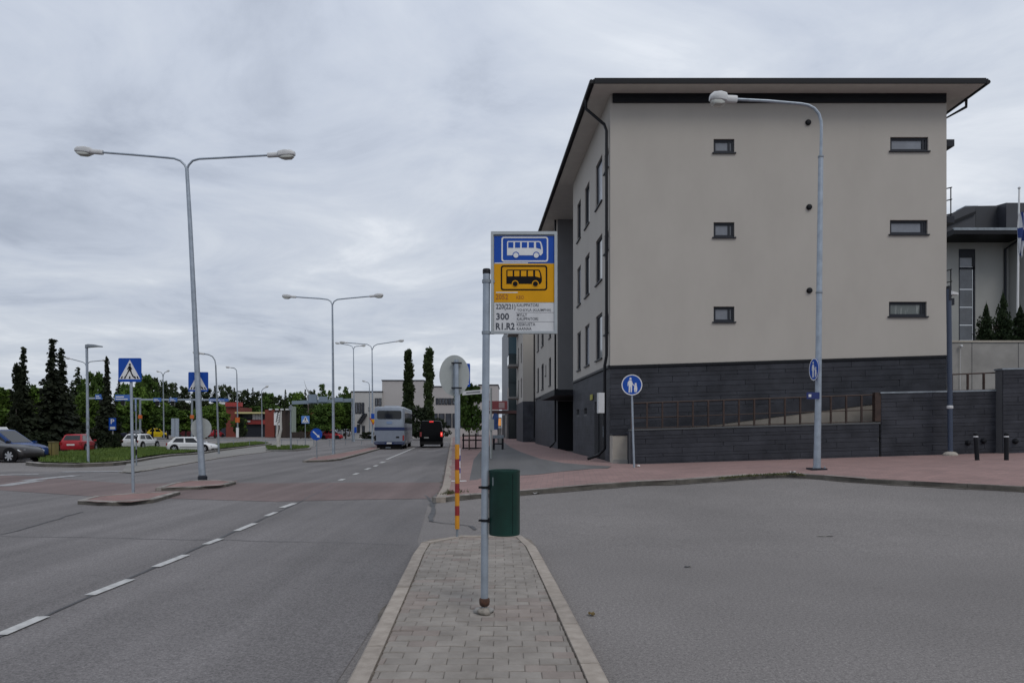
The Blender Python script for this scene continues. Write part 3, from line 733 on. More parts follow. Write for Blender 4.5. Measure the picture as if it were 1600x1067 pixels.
# stone slab retaining walls of the ramp in front of the gable
def stone_wall(label, px0, px1, Y, zt0, zt1, thick, zb=.35, group=None, cap=True, cm=None):
    x0, x1 = (px0 - 800) / F * Y, (px1 - 800) / F * Y; sk = (zt1 - zt0) / (x1 - x0)
    r = thing('stone_wall', label, 'wall', ((x0 + x1) / 2, Y, gz((x0 + x1) / 2, Y) + PV))
    c = MB(); c.loft([[(x0, Y, zb), (x1, Y, zb), (x1, Y + thick, zb), (x0, Y + thick, zb)], [(x0, Y, zt0), (x1, Y, zt1), (x1, Y + thick, zt1), (x0, Y + thick, zt0)]]); c.build('core', M_stonej, r)
    clad(r, Plane((x0, Y, 0), (1, 0, 0), (0, -1, 0)), 0, x1 - x0, zt0 - .01, gz(x0, Y) + PV - .1, SKEW if abs(sk) > .001 else SKEW, .17, 1.7)
    if cap:
        k = MB(); k.loft([[(x0 - .03, Y - .06, zt0 + .002), (x1 + .03, Y - .06, zt1 + .002), (x1 + .03, Y + thick + .03, zt1 + .002), (x0 - .03, Y + thick + .03, zt0 + .002)], [(x0 - .03, Y - .06, zt0 + .055), (x1 + .03, Y - .06, zt1 + .055), (x1 + .03, Y + thick + .03, zt1 + .055), (x0 - .03, Y + thick + .03, zt0 + .055)]]); k.build('coping', cm or M_galvd, r)
    return r
YW = 24.3
zw = lambda py, Y=YW: EYE - (py - HZ) / F * Y
stone_wall('long low dark stone wall along the ramp, under the brown railing', 985, 1373, YW, zw(673), zw(662), .22, cm=mat('dark_coping', (.07, .075, .08), .6))
stone_wall('higher dark stone wall between the long low wall and the tallest wall on the right', 1376, 1568, YW, zw(615), zw(611), .25)
stone_wall('tallest dark stone wall at the right edge behind the bollards', 1566, 1760, YW - .35, zw(578, YW - .35), zw(575, YW - .35), .35)
# inner ramp: pale concrete side with a dark sloping stone parapet
rp_ = thing('ramp', 'sloping concrete ramp with dark parapet climbing along the gable of the flats', 'ramp', (9, 25.1, .8))
Yr = 25.15; rx = lambda px: (px - 800) / F * Yr; rz_ = lambda py: EYE - (py - HZ) / F * Yr
m_ = MB(); pts = [(rx(1000), rz_(690)), (rx(1474), rz_(690)), (rx(1474), rz_(640)), (rx(1369), rz_(631)), (rx(1125), rz_(662.5)), (rx(1000), rz_(672))]
m_.prism(pts, (0, Yr, 0), (1, 0, 0), (0, 0, 1), (0, 1, 0), .15); m_.build('ramp_side', mat('ramp_concrete', (.23, .21, .185), .9, var=.12, scale=1.2, bump=.15, bscale=25, coord='World'), rp_)
m_ = MB(); pts = [(rx(985), rz_(676)), (rx(1125), rz_(662)), (rx(1369), rz_(630.5)), (rx(1476), rz_(617)), (rx(1476), rz_(594)), (rx(1300), rz_(617)), (rx(1100), rz_(647)), (rx(985), rz_(661))]
m_.prism(pts, (0, Yr - .03, 0), (1, 0, 0), (0, 0, 1), (0, 1, 0), .17); m_.build('parapet', M_stone, rp_)
# brown steel railings
def railing(label, pxa, pxb, n, Y, top, bot, mid, group=None, end_post=True):
    r = thing('railing', label, 'railing', ((pxa + pxb) / 2 / F * Y - 800 / F * Y, Y, zw((bot[0] + bot[1]) / 2, Y)), 0, group)
    L = lambda t, pr: pr[0] + (pr[1] - pr[0]) * t
    for nm, pr, rad in (('top_rail', top, .026), ('middle_rail', mid, .018), ('bottom_rail', (bot[0] - 2.5, bot[1] - 2.5), .018)):
        if pr is None: continue
        m_ = MB(); m_.tube([P(pxa, pr[0], Y), P(pxb, pr[1], Y)], rad, 6); m_.build(nm, M_rust, r)
    me = None
    for i in range(n + 1):
        t = i / n; px = pxa + (pxb - pxa) * t; a, b = P(px, L(t, bot), Y), P(px, L(t, top), Y); wd = .026
        m_ = MB(); m_.box((a.x - wd, Y - .03, a.z - .02), (a.x + wd, Y + .03, b.z)); m_.build('post', M_rust, r)
    return r
railing('long brown steel railing on top of the low dark ramp wall', 987, 1370, 16, YW + .1, (630, 616.5), (671.5, 660.5), (653, 640))
railing('short brown steel railing on the wall at the foot of the grey retaining wall', 1487, 1562, 3, YW + .1, (585, 582), (612.5, 611), None)
for px0, px1, zt_, zb_, lab in ((1367, 1377, zw(613), zw(661), 'broad rusty end post closing the long brown ramp railing'), (1563, 1571, zw(580), zw(611), 'broad rusty end post of the short brown railing against the tallest wall')):
    ep = MB(); ep.box((P(px0, 0, YW).x, YW - .02, zb_ + .06), (P(px1, 0, YW).x, YW + .18, zt_)); tag(ep.build('railing_end_post', M_rust, None), lab, 'post')
# pale grey cabinet in the corner beside the ramp wall
cb_ = thing('utility_cabinet', 'pale grey cabinet in the corner between the flats and the low stone wall', 'cabinet', (P(970, 0, 25).x, 25.2, .5))
m_ = MB(); m_.box((P(957, 0, 25).x, 25.0, .45), (P(982, 0, 25).x, 25.7, EYE - (680 - HZ) / F * 25)); m_.build('body', M_concl, cb_, bevel=.02)
m_ = MB(); m_.box((P(956, 0, 25).x, 24.97, EYE - (680 - HZ) / F * 25 + .003), (P(983.5, 0, 25).x, 25.75, EYE - (677 - HZ) / F * 25)); m_.build('lid', M_dark, cb_)
m_ = MB(); m_.box((P(958, 0, 25).x, 24.9, .45), (P(981, 0, 25).x, 24.985, .62)); m_.build('plinth', M_conc, cb_)
o_ = MB(); o_.box((P(983, 0, 24.6).x, 24.4, .4), (P(987.5, 0, 24.6).x, 25.6, zw(674))); o_ = o_.build('wall_pier', M_stone, None); tag(o_, 'narrow dark stone pier between the pale cabinet and the low wall', 'pier')

# next block along the street
nb = thing('apartment_building', 'second block of flats farther along the street, behind the bus stop sign', 'building', (.9, 66, .5))
Y1 = 61.6; f2 = Plane((front.at(0, 0).x - .0565 * (Y1 - YG) - .55, Y1, 0), FD, FN); LW = 8.5
m_ = MB(); hs = []
for r in range(3):
    zt = 11.9 - 2.955 * r; hs += [(1.4, 2.6, zt - 1.7, zt), (5.0, 6.2, zt - 1.7, zt)]
wall_holes(m_, f2, 0, LW, 3.9, 13.0, hs)
e0 = f2.at(0, 0); m_.poly([(e0.x, e0.y, 3.9), (12, e0.y, 3.9), (12, e0.y, 13), (e0.x, e0.y, 13)]); e1 = f2.at(LW, 0)
m_.poly([(e1.x, e1.y, 0), (12, e1.y, 0), (12, e1.y, 13), (e1.x, e1.y, 13)]); m_.build('wall', M_render, nb)
for h in hs: window(f2, nb, *h, M_pane, .1, .07, None, False)
m_ = MB(); m_.poly([f2.at(0, .2), f2.at(LW, .2), f2.at(LW, 3.9), f2.at(0, 3.9)]); m_.poly([(e0.x, e0.y, .2), (12, e0.y, .2), (12, e0.y, 3.9), (e0.x, e0.y, 3.9)]); m_.build('base_wall', M_stone, nb)
m_ = MB(); m_.loft([[(e0.x - .5, e0.y - .5, z), (12, e0.y - .5, z), (12, e1.y + .5, z), (e1.x - .5, e1.y + .5, z)] for z in (13.0, 13.25)]); m_.build('roof', M_black, nb)
for z in (4.35, 7.3, 10.25):
    m_ = MB(); m_.obox(f2.at(5.6, z), FD * 2.4, FN * .9, Vector((0, 0, .18))); bb = m_.build('balcony', M_conc, nb)
    m_ = MB(); m_.obox(f2.at(5.6, z + .2, .86), FD * 2.4, FN * .04, Vector((0, 0, .8))); m_.build('balcony_front', M_pane, bb)

# dark glass office beyond
go = thing('glass_building', 'dark glass fronted office building with pale grey side at the pavement end', 'building', (2.5, 84, .3))
pl = Plane((P(794.5, 0, 80).x, 80, 0), (1, 0, 0), (0, -1, 0)); GWI = 9.0
m_ = MB(); a = pl.at(0, 0); b = Vector((P(784.3, 0, 91).x, 91, 0))
m_.loft([[(a.x, a.y, z), (a.x + .02, a.y + .02, z), (b.x + 9, b.y, z), (b.x, b.y, z)] for z in (3.2, 12.8)]); m_.poly([(a.x, a.y, 12.8), (a.x + GWI, a.y, 12.8), (b.x + 9, b.y, 12.8), (b.x, b.y, 12.8)]); m_.build('side_wall', mat('grey_cladding', (.22, .235, .25), .6, var=.06, scale=.6), go)
M_cg = mat('dark_curtain_glass', (.006, .014, .018), .15, spec=.4); M_cg2 = mat('blue_curtain_glass', (.016, .040, .056), .15, spec=.4)
for r in range(4):
    for c_ in range(5):
        m_ = MB(); z0_ = .4 + r * 3.1; m_.obox(pl.at(.04 + c_ * 1.8, z0_, .02), Vector((1.74, 0, 0)), Vector((0, 0, 3.04)), Vector((0, -.05, 0))); m_.build('glass_panel', M_cg2 if r >= 3 else M_cg, go)
m_ = MB(); m_.poly([pl.at(0, .2), pl.at(GWI, .2), pl.at(GWI, 12.8), pl.at(0, 12.8)]); sd_ = (b - a).normalized()
m_.poly([(a.x, a.y, .2), (b.x, b.y, .2), (b.x, b.y, 3.2), (a.x, a.y, 3.2)]); m_.build('frame', M_dark, go)
m_ = MB(); m_.box((a.x - 2.6, 77.5, 3.2), (a.x + 2, 80.2, 3.5)); m_.build('canopy', mat('canopy_red_brown', (.07, .03, .03), .6), go)
for px in (790.8, 808.5):
    m_ = MB(); x = P(px, 0, 77.7).x; m_.tube([(x, 77.7, .3), (x, 77.7, 3.2)], .1, 8); m_.build('column', M_conc, go)
m_ = MB(); m_.box((a.x - 2.5, 77.3, 3.6), (a.x - .1, 77.5, 4.5)); sgn = m_.build('shop_sign', mat('shop_sign_red', (.22, .045, .05), .5), go)
for q in range(2):
    m_ = MB(); m_.box((a.x - 2.3 + q * 1.3, 77.27, 3.75), (a.x - 1.7 + q * 1.3, 77.298, 4.35)); m_.build('sign_panel', mat('shop_sign_pale', (.35, .25, .25), .5), sgn)

# pale school-like building behind the poplars
sb = thing('low_building', 'low pale grey building across the street end behind the columnar trees', 'building', (-12, 122, 0))
Ys = 120.0; bx = lambda px: (px - 800) / F * Ys; bz = lambda py: EYE - (py - HZ) / F * Ys
M_pg = mat('pale_grey_render', (.41, .41, .405), .9, var=.05, scale=.3, coord='World'); M_pg2 = mat('warm_grey_render', (.375, .36, .355), .9, var=.05, scale=.3, coord='World')
def block(nm, pxa, pxb, pyt, m, Y=Ys, dp=12, z0=-.3):
    xa, xb = (pxa - 800) / F * Y, (pxb - 800) / F * Y; zt = EYE - (pyt - HZ) / F * Y
    b_ = MB(); b_.box((xa, Y, z0), (xb, Y + dp, zt)); w_ = b_.build(nm, m, sb)
    k = MB(); k.box((xa - .1, Y - .1, zt + .002), (xb + .1, Y + dp, zt + .16)); k.build('roof_edge', M_dark, sb); return w_
block('left_wing', 549, 597, 612.5, M_pg, 119.6); block('tower', 597, 662, 595, M_pg2); block('middle_wing', 662, 748, 604.5, M_pg2, 120.4); block('right_wing', 748, 778, 602, M_pg2, 119.4)
def pane_px(pxa, pxb, pya, pyb, Y, nm=1, m=None):
    for i in range(nm):
        a = pxa + (pxb - pxa) * i / nm; b = pxa + (pxb - pxa) * (i + .86) / nm
        f = MB(); f.box(((a - 800) / F * Y, Y - .09, EYE - (pyb - HZ) / F * Y), ((b - 800) / F * Y, Y - .02, EYE - (pya - HZ) / F * Y)); w_ = f.build('window', M_dark, sb)
        g = MB(); g.box(((a - 800) / F * Y + .12, Y - .12, EYE - (pyb - HZ) / F * Y + .12), ((b - 800) / F * Y - .12, Y - .093, EYE - (pya - HZ) / F * Y - .12)); g.build('pane', m or M_pane, w_)
pane_px(555, 570, 629, 646, 119.6, 3); pane_px(548.5, 553, 630, 635, 119.6); pane_px(586, 597, 622, 634, 119.6, 2)
for py in (636, 640): pane_px(576, 578.5, py, py + 2.4, 119.6)
pane_px(558, 563, 663, 676, 119.6); pane_px(566, 571, 665, 680, 119.6); pane_px(681, 700, 622, 632, 120.4, 4); pane_px(700, 740, 622, 632, 120.4, 6); pane_px(664, 750, 646, 668, 120.4, 8); pane_px(600, 655, 640, 650, 120, 5)
stc = MB()
for i in range(6): x = bx(563 + i * 1.6); stc.box((x, 117.6, bz(658 - i * 2.4) - .4), (x + .35, 119.6, bz(658 - i * 2.4)))
stc.build('outside_stairs', M_dark, sb)

# terrace on the right with retaining wall and modern house
tr = MB(); tr.box((19.5, 38.3, 2), (95, 90, 6.1)); tr = tr.build('terrace', M_turf, None); tr['kind'] = 'structure'
rw = thing('retaining_wall', 'grey concrete retaining wall holding the terrace with three conifers', 'wall', (30, 38, 1))
xw0 = (1482 - 800) / F * 38
m_ = MB(); m_.box((xw0 - 3, 38, .2), (95, 38.28, 6.1)); m_.build('wall_face', M_conc, rw)
m_ = MB(); m_.box((xw0 - 3.05, 37.94, 6.103), (95, 38.34, 6.19)); m_.build('coping', M_concl, rw)
m_ = MB()
for k in range(7): m_.box((xw0 + 1.2 + k * 2.4, 37.985, .2), (xw0 + 1.22 + k * 2.4, 38.0, 6.1))
m_.build('panel_joint', M_stonej, rw)
m_ = MB(); c = P(1501, 541, 37.9); m_.lathe(c, [(.07, 0), (.07, -.1), (.03, -.14)], 10, 'y'); m_.tube([c, (c.x, 37.95, 3.2)], .015, 5); m_.build('wall_lamp', M_lampw, rw)
mh = thing('modern_house', 'modern grey house with dark metal roof and a tall narrow window above the terrace', 'building', (31, 47, 6.1))
Ym = 46.0; mxp = lambda px: (px - 800) / F * Ym; mzp = lambda py: EYE - (py - HZ) / F * Ym
pm = Plane((mxp(1470), Ym, 0), (1, 0, 0), (0, -1, 0)); X0 = mxp(1470)
hole = (mxp(1498) - X0, mxp(1524) - X0, mzp(532), mzp(389))
m_ = MB(); wall_holes(m_, pm, 0, mxp(1576) - X0, 6.05, mzp(374), [hole], .2)
m_.poly([(mxp(1576), Ym, 6.05), (mxp(1576), Ym - 1.4, 6.05), (mxp(1576), Ym - 1.4, mzp(374)), (mxp(1576), Ym, mzp(374))])
m_.poly([(mxp(1576), Ym - 1.4, 6.05), (mxp(1576) + 14, Ym - 1.4, 6.05), (mxp(1576) + 14, Ym - 1.4, mzp(374)), (mxp(1576), Ym - 1.4, mzp(374))])
m_.build('wall', mat('cool_grey_render', (.30, .305, .30), .9, var=.05, scale=.5, coord='World'), mh)
fr = MB()
for x0, x1, y0, y1 in ((1498, 1524, 389, 402), (1498, 1524, 417, 421), (1498, 1500, 402, 532), (1521, 1524, 402, 532)):
    fr.box((mxp(x0), Ym + .03, mzp(y1)), (mxp(x1), Ym + .1, mzp(y0)))
fr = fr.build('window', M_dark, mh)
for y0, y1, m0 in ((402, 417, M_paneb), (421, 452, M_pane), (452, 480, M_pane), (480, 508, M_pane), (508, 532, M_pane)):
    g = MB(); g.box((mxp(1500) + .01, Ym + .11, mzp(y1) + .03), (mxp(1521) - .01, Ym + .14, mzp(y0) - .0)); g.build('pane', m0, fr)
M_rf = mat('dark_roof_metal', (.030, .033, .042), .5, var=.12, scale=.7, coord='World')
m_ = MB(); m_.box((mxp(1460), Ym - 2.0, mzp(379)), (mxp(1576) + 15, Ym + 6, mzp(371.5))); m_.build('eaves', M_black, mh)
m_ = MB(); m_.box((mxp(1460), Ym - 2.02, mzp(374) + .03), (mxp(1576) + 15, Ym - 1.9, mzp(369.5))); m_.build('gutter', M_galvd, mh)
def roofpx(nm, pts, Ya, Yb, m):
    m_ = MB(); m_.loft([[P(x, y, Ya) for x, y in pts], [Vector((P(x, y, Ya).x, Yb, P(x, y, Ya).z)) for x, y in pts]]); return m_.build(nm, m, mh)
roofpx('roof', [(1462, 371), (1524, 371), (1524, 322), (1508, 323), (1462, 347)], Ym - .6, Ym + 5, M_rf)
roofpx('roof', [(1524.3, 371), (1572, 371), (1572, 317), (1556, 321.5), (1524.3, 322)], Ym - .4, Ym + 6, mat('dark_roof_metal_b', (.020, .023, .030), .5, var=.1, scale=.7))
roofpx('roof', [(1572.3, 371), (1680, 371), (1680, 317), (1572.3, 317)], Ym - 1.2, Ym + 7, M_rf)
roofpx('roof_band', [(1462, 356), (1525, 330), (1525, 334), (1462, 361)], Ym - .75, Ym - .5, M_black)
m_ = MB(); m_.box((mxp(1524), Ym + 1, mzp(324)), (mxp(1544), Ym + 2, mzp(314))); m_.build('roof_vent', M_galv, mh)
m_ = MB(); m_.tube([(mxp(1572), Ym - 1.5, mzp(380)), (mxp(1569), Ym - .1, mzp(390)), (mxp(1569), Ym - .1, 6.1)], .07, 8); m_.build('downpipe', M_dark, mh)
# ------------------------------------------------------------------ bus stop sign, bin, signs
YB = 1.58 * F / (956 - HZ)                    # distance of the bus stop pole
bp = lambda px, py, d=0.0: P(px, py, YB) + Vector((0, -d, 0))
U, V, NN = Vector((1, 0, 0)), Vector((0, 0, 1)), Vector((0, -1, 0))
base = P(757, 956, YB)
stop = thing('bus_stop_sign', 'bus stop sign with blue and yellow bus panels on a grey pole', 'bus stop sign', base)
k_ = YB / F                                   # metres per picture pixel there
m_ = MB(); m_.tube([bp(757, 940), bp(757.6, 800), bp(759, 600), bp(760.3, 425)], .0315, 14); m_.build('pole', M_galv, stop, smooth=True)
m_ = MB(); m_.lathe(bp(760.3, 428), [(.034, 0), (.0345, .035), (.030, .042), (.005, .043)], 14); m_.build('pole_cap', M_black, stop, smooth=True)
m_ = MB(); m_.tube([base, bp(757, 938)], .025, 12); m_.build('ground_spigot', M_galvd, stop, smooth=True)
m_ = MB(); m_.lathe(bp(757, 946.5), [(.030, 0), (.042, .012), (.045, .035), (.045, .062), (.040, .068), (.031, .069)], 14); m_.build('rusty_collar', M_rustc, stop, smooth=True)
for q, (ox, oy, r) in enumerate(((0, -.03, .062), (-.045, .01, .05), (.04, .02, .045))):
    bm = bmesh.new(); bmesh.ops.create_icosphere(bm, subdivisions=2, radius=r)
    for v in bm.verts: v.co *= 1 + .45 * noise.noise(v.co * 22 + Vector((q * 5, 0, 0))); v.co.z *= .55
    me = bpy.data.meshes.new('footing'); bm.to_mesh(me); bm.free(); me.shade_smooth(); o = mesh_obj('footing', me, M_conc if q else mat('cracked_footing', (.22, .20, .175), .95, var=.25, scale=20, bump=.4, bscale=60), stop); o.location = (ox, oy, .012)
fx0, fx1, fy0, fy1 = 767.0, 870.5, 362.5, 521.5
FZ = .035                                      # board stands in front of the pole axis
T = lambda px, py, d=0.0: P(px, py, YB) + Vector((0, .0 - d, 0))
m_ = MB(); A = rrect(0, 0, (fx1 - fx0) * k_, (fy1 - fy0) * k_, .006, 2); i_ = .028
B = rrect(.022, .020, (fx1 - fx0) * k_ - .024, (fy1 - fy0) * k_ - .026, .004, 2)
ring_prism(m_, A, B, T(fx0, fy1, -.02), U, V, NN, .04); m_.build('board_frame', mat('board_frame_grey', (.34, .37, .39), .5, metal=.3, var=.08, scale=6), stop)
m_ = MB(); m_.obox(T(fx0 + 2, fy1 - 2, -.018), U * (fx1 - fx0 - 4) * k_, V * (fy1 - fy0 - 4) * k_, NN * .022); m_.build('board_back', M_signback, stop)
def panel(nm, x0, y0, x1, y1, m, d=.006, par=None):
    q = MB(); q.obox(T(x0, y1, 0), U * (x1 - x0) * k_, V * (y1 - y0) * k_, NN * d); return q.build(nm, m, par or stop)
bpn = panel('blue_panel', 772, 369, 866.5, 411.5, M_blue)
ypn = panel('yellow_panel', 772, 412.5, 866.5, 472.5, M_yellow)
wpn = panel('timetable_panel', 772, 473.5, 866.5, 518.5, mat('timetable_white', (.52, .53, .55), .5, var=.06, scale=7), .006)
def bus_picto(par, x0, y0, sx, sy, mb_body, m_line, m_hole, outline):
    """side view of a coach in a rounded frame; x0,y0 top left of the frame in picture px, sx,sy its size"""
    q = lambda a, b, d: T(x0 + a * sx, y0 + b * sy, d)
    W, H = sx * k_, sy * k_
    f = MB(); ring_prism(f, rrect(0, 0, W, H, .022, 4), rrect(.012, .012, W - .012, H - .012, .014, 4), q(0, 1, .006), U, V, NN, .002); f.build('panel_border', m_line, par)
    O = q(0, 1, .006)
    b = MB()
    body = [(.12, .26), (.85, .26), (.885, .35), (.885, .50), (.875, .62), (.845, .80), (.81, .83), (.14, .83), (.12, .80)]
    b.prism([(x * W, y * H) for x, y in body], O, U, V, NN, .002); pic = b.build('bus_pictogram', mb_body, par)
    w_ = MB()
    for a, c in ((.145, .255), (.29, .40), (.435, .55), (.585, .695)): w_.prism([(a * W, .56 * H), (c * W, .56 * H), (c * W, .785 * H), (a * W, .785 * H)], O + NN * .0021, U, V, NN, .001)
    w_.prism([(.74 * W, .56 * H), (.85 * W, .50 * H), (.835 * W, .70 * H), (.81 * W, .785 * H), (.74 * W, .785 * H)], O + NN * .0021, U, V, NN, .001)
    w_.build('pictogram_windows', m_hole, pic).__setitem__('kind', 'stuff')
    for cx in (.31, .745):
        c1 = MB(); c1.prism(circ(20, .072 * W, cx * W, .27 * H), O + NN * .0021, U, V, NN, .001); o1 = c1.build('wheel_arch', m_hole, par)
        c2 = MB(); c2.prism(circ(18, .055 * W, cx * W, .26 * H), O + NN * .0032, U, V, NN, .001); c2.build('pictogram_wheel', mb_body, o1)
bus_picto(bpn, 783.5, 370.5, 73, 39, M_white, M_white, M_blue, False)
bus_picto(ypn, 782.5, 415, 72.5, 39, M_pict, M_pict, M_yellow, True)
for x0, x1, y in ((773, 825, 411.3), (775, 809, 457)):
    q = MB(); q.obox(T(x0, y + 1, .006), U * (x1 - x0) * k_, V * 1.6 * k_, NN * .0015); q.build('peeling_strip', M_white, ypn)
M_fade = mat('faded_red_print', (.30, .095, .018), .6); M_ink = mat('print_ink', (.035, .042, .06), .6); M_ink2 = mat('faded_print_ink', (.115, .12, .135), .6)
def tx(body, x, y, h, wd, m, par, bold=.0): return text_on(body, T(x, y, .0062), U, NN, h * k_, wd * k_, m, par, bold=bold)
tx('2052', 774.5, 468, 8.2, 19.5, M_fade, ypn, .01); tx('KEO', 807, 467.5, 5.4, 11.5, M_fade, ypn)
tx('220(221)', 775, 485.5, 10.4, 30.5, M_ink, wpn, .012); tx('300', 775.5, 500, 10.6, 20, M_ink, wpn, .022); tx('R1.R2', 774.8, 515.5, 11, 29.5, M_ink, wpn, .022)
tx('KAUPPATORI', 807.5, 479.3, 4.8, 34, M_ink2, wpn, .012); tx('YO-KYLÄ (KUUMPHA)', 808, 487.5, 5.8, 53, M_ink2, wpn, .012)
tx('MYLLY', 807.7, 494.5, 4.6, 16, M_ink2, wpn, .012); tx('KAUPPATORI', 807.7, 500.8, 4.8, 33, M_ink2, wpn, .012)
tx('KESKUSTA', 807.5, 509.2, 4.9, 29, M_ink2, wpn, .012); tx('KAANAA', 807.5, 516, 4.7, 23, M_ink2, wpn, .012)
for y in (488.8, 503.3):
    q = MB(); q.obox(T(806, y, .006), U * 60 * k_, V * .5 * k_, NN * .0008); q.build('row_line', M_ink2, wpn)
for y in (440.0, 520.0):
    q = MB(); c = bp(760.2 if y < 500 else 759.6, y); q.lathe(c - V * .012, [(.033, 0), (.0385, .0), (.0385, .026), (.033, .026)], 14); q.obox(c + Vector((.02, -.014, -.011)), U * .05, NN * -.028, V * .022); q.build('clamp', M_galvd, stop)
# green litter bin strapped to the pole
bc = P(788.2, 784, YB + .03); rb = 24.3 * k_
lb = thing('litter_bin', 'dark green cylindrical litter bin strapped to the bus stop pole', 'litter bin', (bc.x, bc.y, P(0, 835.5, YB).z))
zt, zb = P(0, 734, YB).z, P(0, 835.5, YB).z
def bin_prof(r): return [(r * .97, 0), (r, .012), (r, zt - zb - .02), (r * 1.012, zt - zb - .018), (r * 1.012, zt - zb), (r * .95, zt - zb), (r * .94, zt - zb - .04), (r * .94, .03)]
m_ = MB(); m_.lathe((bc.x, bc.y, zb), bin_prof(rb), 28); m_.build('body', M_green, lb, smooth=True)
m_ = MB(); m_.box((bc.x + rb * .52, bc.y - rb * .865, zb + .02), (bc.x + rb * .545, bc.y - rb * .83, zt - .03)); m_.build('door_seam', M_black, lb)
for py in (761, 812.5):
    m_ = MB(); c = P(757.8, py, YB); m_.lathe(c - V * .011, [(.032, 0), (.037, 0), (.037, .022), (.032, .022)], 14); m_.obox(c + Vector((-.055, -.006, -.009)), U * .10, V * .018, NN * .010); m_.obox(c + Vector((.03, -.02, -.02)), U * .04, V * .04, NN * -.03); m_.build('strap', M_black, lb)
m_ = MB(); m_.box((bc.x - rb * .75, bc.y - rb * .70, zt - .13), (bc.x - rb * .6, bc.y - rb * .64, zt - .06)); m_.build('lock', M_galvd, lb)

# ---- general sign parts
def pole_px(root, pts, Y, r, m, nm='pole', n=10):
    q = MB(); q.tube([P(x, y, Y) for x, y in pts], r, n); return q.build(nm, m, root, smooth=True)
def plate(root, c, w_, h_, u, n, m, nm='sign_plate', t=.012, r=.03):
    q = MB(); q.prism(rrect(-w_ / 2, -h_ / 2, w_ / 2, h_ / 2, min(r, w_ * .2), 3), Vector(c), u, V, n, t); return q.build(nm, m, root)
def crossing_face(par, c, s, u, n, flip=1):
    """white triangle, walking figure and stripes on the blue square"""
    c = Vector(c) + n * .0125; q = MB()
    q.prism([(-.46 * s, -.40 * s), (.46 * s, -.40 * s), (0, .44 * s)], c, u, V, n, .002); tr_ = q.build('white_triangle', M_white, par)
    fig = MB(); c2 = c + n * .0021
    pr = lambda pts: fig.prism([(x * s * flip, y * s) for x, y in pts], c2, u, V, n, .002)
    pr([(x, y) for x, y in circ(10, .048, .005, .235)])
    pr([(-.055, .17), (.05, .18), (.06, .0), (-.05, .0)])
    pr([(-.05, .16), (-.12, .02), (-.095, .0), (-.02, .12)]); pr([(.04, .16), (.11, .03), (.09, .01), (.02, .10)])
    pr([(-.05, .02), (.03, .02), (-.09, -.17), (-.17, -.33), (-.22, -.31), (-.12, -.14)]); pr([(-.02, .02), (.06, .02), (.10, -.14), (.20, -.31), (.15, -.34), (.05, -.16)])
    fig.build('walking_figure', M_pict, par)
    st = MB()
    for x in (-.36, -.22, .0, .24, .36): st.prism([((x - .035) * s, -.38 * s), ((x + .035) * s, -.38 * s), ((x * .88 + .028) * s, -.27 * s), ((x * .88 - .028) * s, -.27 * s)], c2 - n * .0005, u, V, n, .002)
    o = st.build('stripes', M_pict, par); o['kind'] = 'stuff'
# 1 crossing sign on the near refuge island
b0 = G(208, 768, .10); Y = b0.y
cs = thing('crossing_sign', 'largest blue pedestrian crossing sign, on its own grey pole on the near refuge island', 'road sign', b0)
pole_px(cs, [(208.2, 769), (206.5, 680), (204.5, 575)], Y + .03, .035, M_galv)
s_ = 36 / F * Y; pc = P(203.2, 578, Y - .01); pp = plate(cs, pc, s_, s_ * 1.03, U, NN, M_blue); crossing_face(pp, pc, s_, U, NN)
# 2 crossing sign behind the tall lamp
b1 = G(316, 748, .10)
cs2 = thing('crossing_sign', 'blue pedestrian crossing sign fixed behind the pole of the tall double lamp', 'road sign', P(310, 610, b1.y + .14))
Y = b1.y + .16; s_ = 31 / F * Y; pc = P(310, 596.5, Y); pp = plate(cs2, pc, s_, s_ * .98, U, NN, M_blue); crossing_face(pp, pc, s_, U, NN)
q = MB(); q.obox(P(309, 590, Y - .02), U * .06, V * .03, NN * .04); q.build('bracket', M_galvd, cs2)
rb_ = thing('round_road_sign', 'grey back of a round road sign fixed low behind the tall double lamp', 'road sign', P(314.5, 684, b1.y + .14))
q = MB(); q.prism(circ(26, 16.2 / F * Y), P(314.5, 669, Y), U, V, NN, .012); q.build('sign_plate', M_signback, rb_)
q = MB(); q.obox(P(310, 661, Y - .02), U * .1, V * .03, NN * .04); q.obox(P(310, 679, Y - .02), U * .1, V * .03, NN * .04); q.build('bracket', M_galvd, rb_)
# 3 crossing sign seen at a slant by the side road
b3 = G(213, 728, .02); Y = b3.y
cs3 = thing('crossing_sign', 'small blue crossing sign seen at a slant behind the largest one, pole with black bands', 'road sign', b3)
pole_px(cs3, [(213.2, 728.3), (212.6, 625)], Y, .03, M_galvd)
for y0, y1 in ((682, 690), (702, 711)): pole_px(cs3, [(212.9, y0), (213, y1)], Y, .036, M_black, 'black_band')
u3 = Vector((.5, -.85, 0)).normalized(); n3 = Vector((-.85, -.5, 0)).normalized(); u3 = Vector((.53, -.85, 0)).normalized(); n3 = V.cross(u3) * -1 if V.cross(u3).y > 0 else V.cross(u3)
n3 = Vector((u3.y, -u3.x, 0)); s_ = 19 / F * Y; pc = P(212, 632.5, Y - .05); pp = plate(cs3, pc, s_, s_, u3, n3, M_bluep); crossing_face(pp, pc, s_, u3, n3)
# 4 distant crossing sign
b4 = G(477, 696, .02); Y = b4.y
cs4 = thing('crossing_sign', 'far blue crossing sign left of the round blue arrow sign', 'road sign', b4)
pole_px(cs4, [(477, 697), (477, 652)], Y, .04, M_galvd); s_ = 12.5 / F * Y; pc = P(477.3, 655.5, Y - .06); pp = plate(cs4, pc, s_, s_ * .95, U, NN, M_bluep); crossing_face(pp, pc, s_, U, NN)
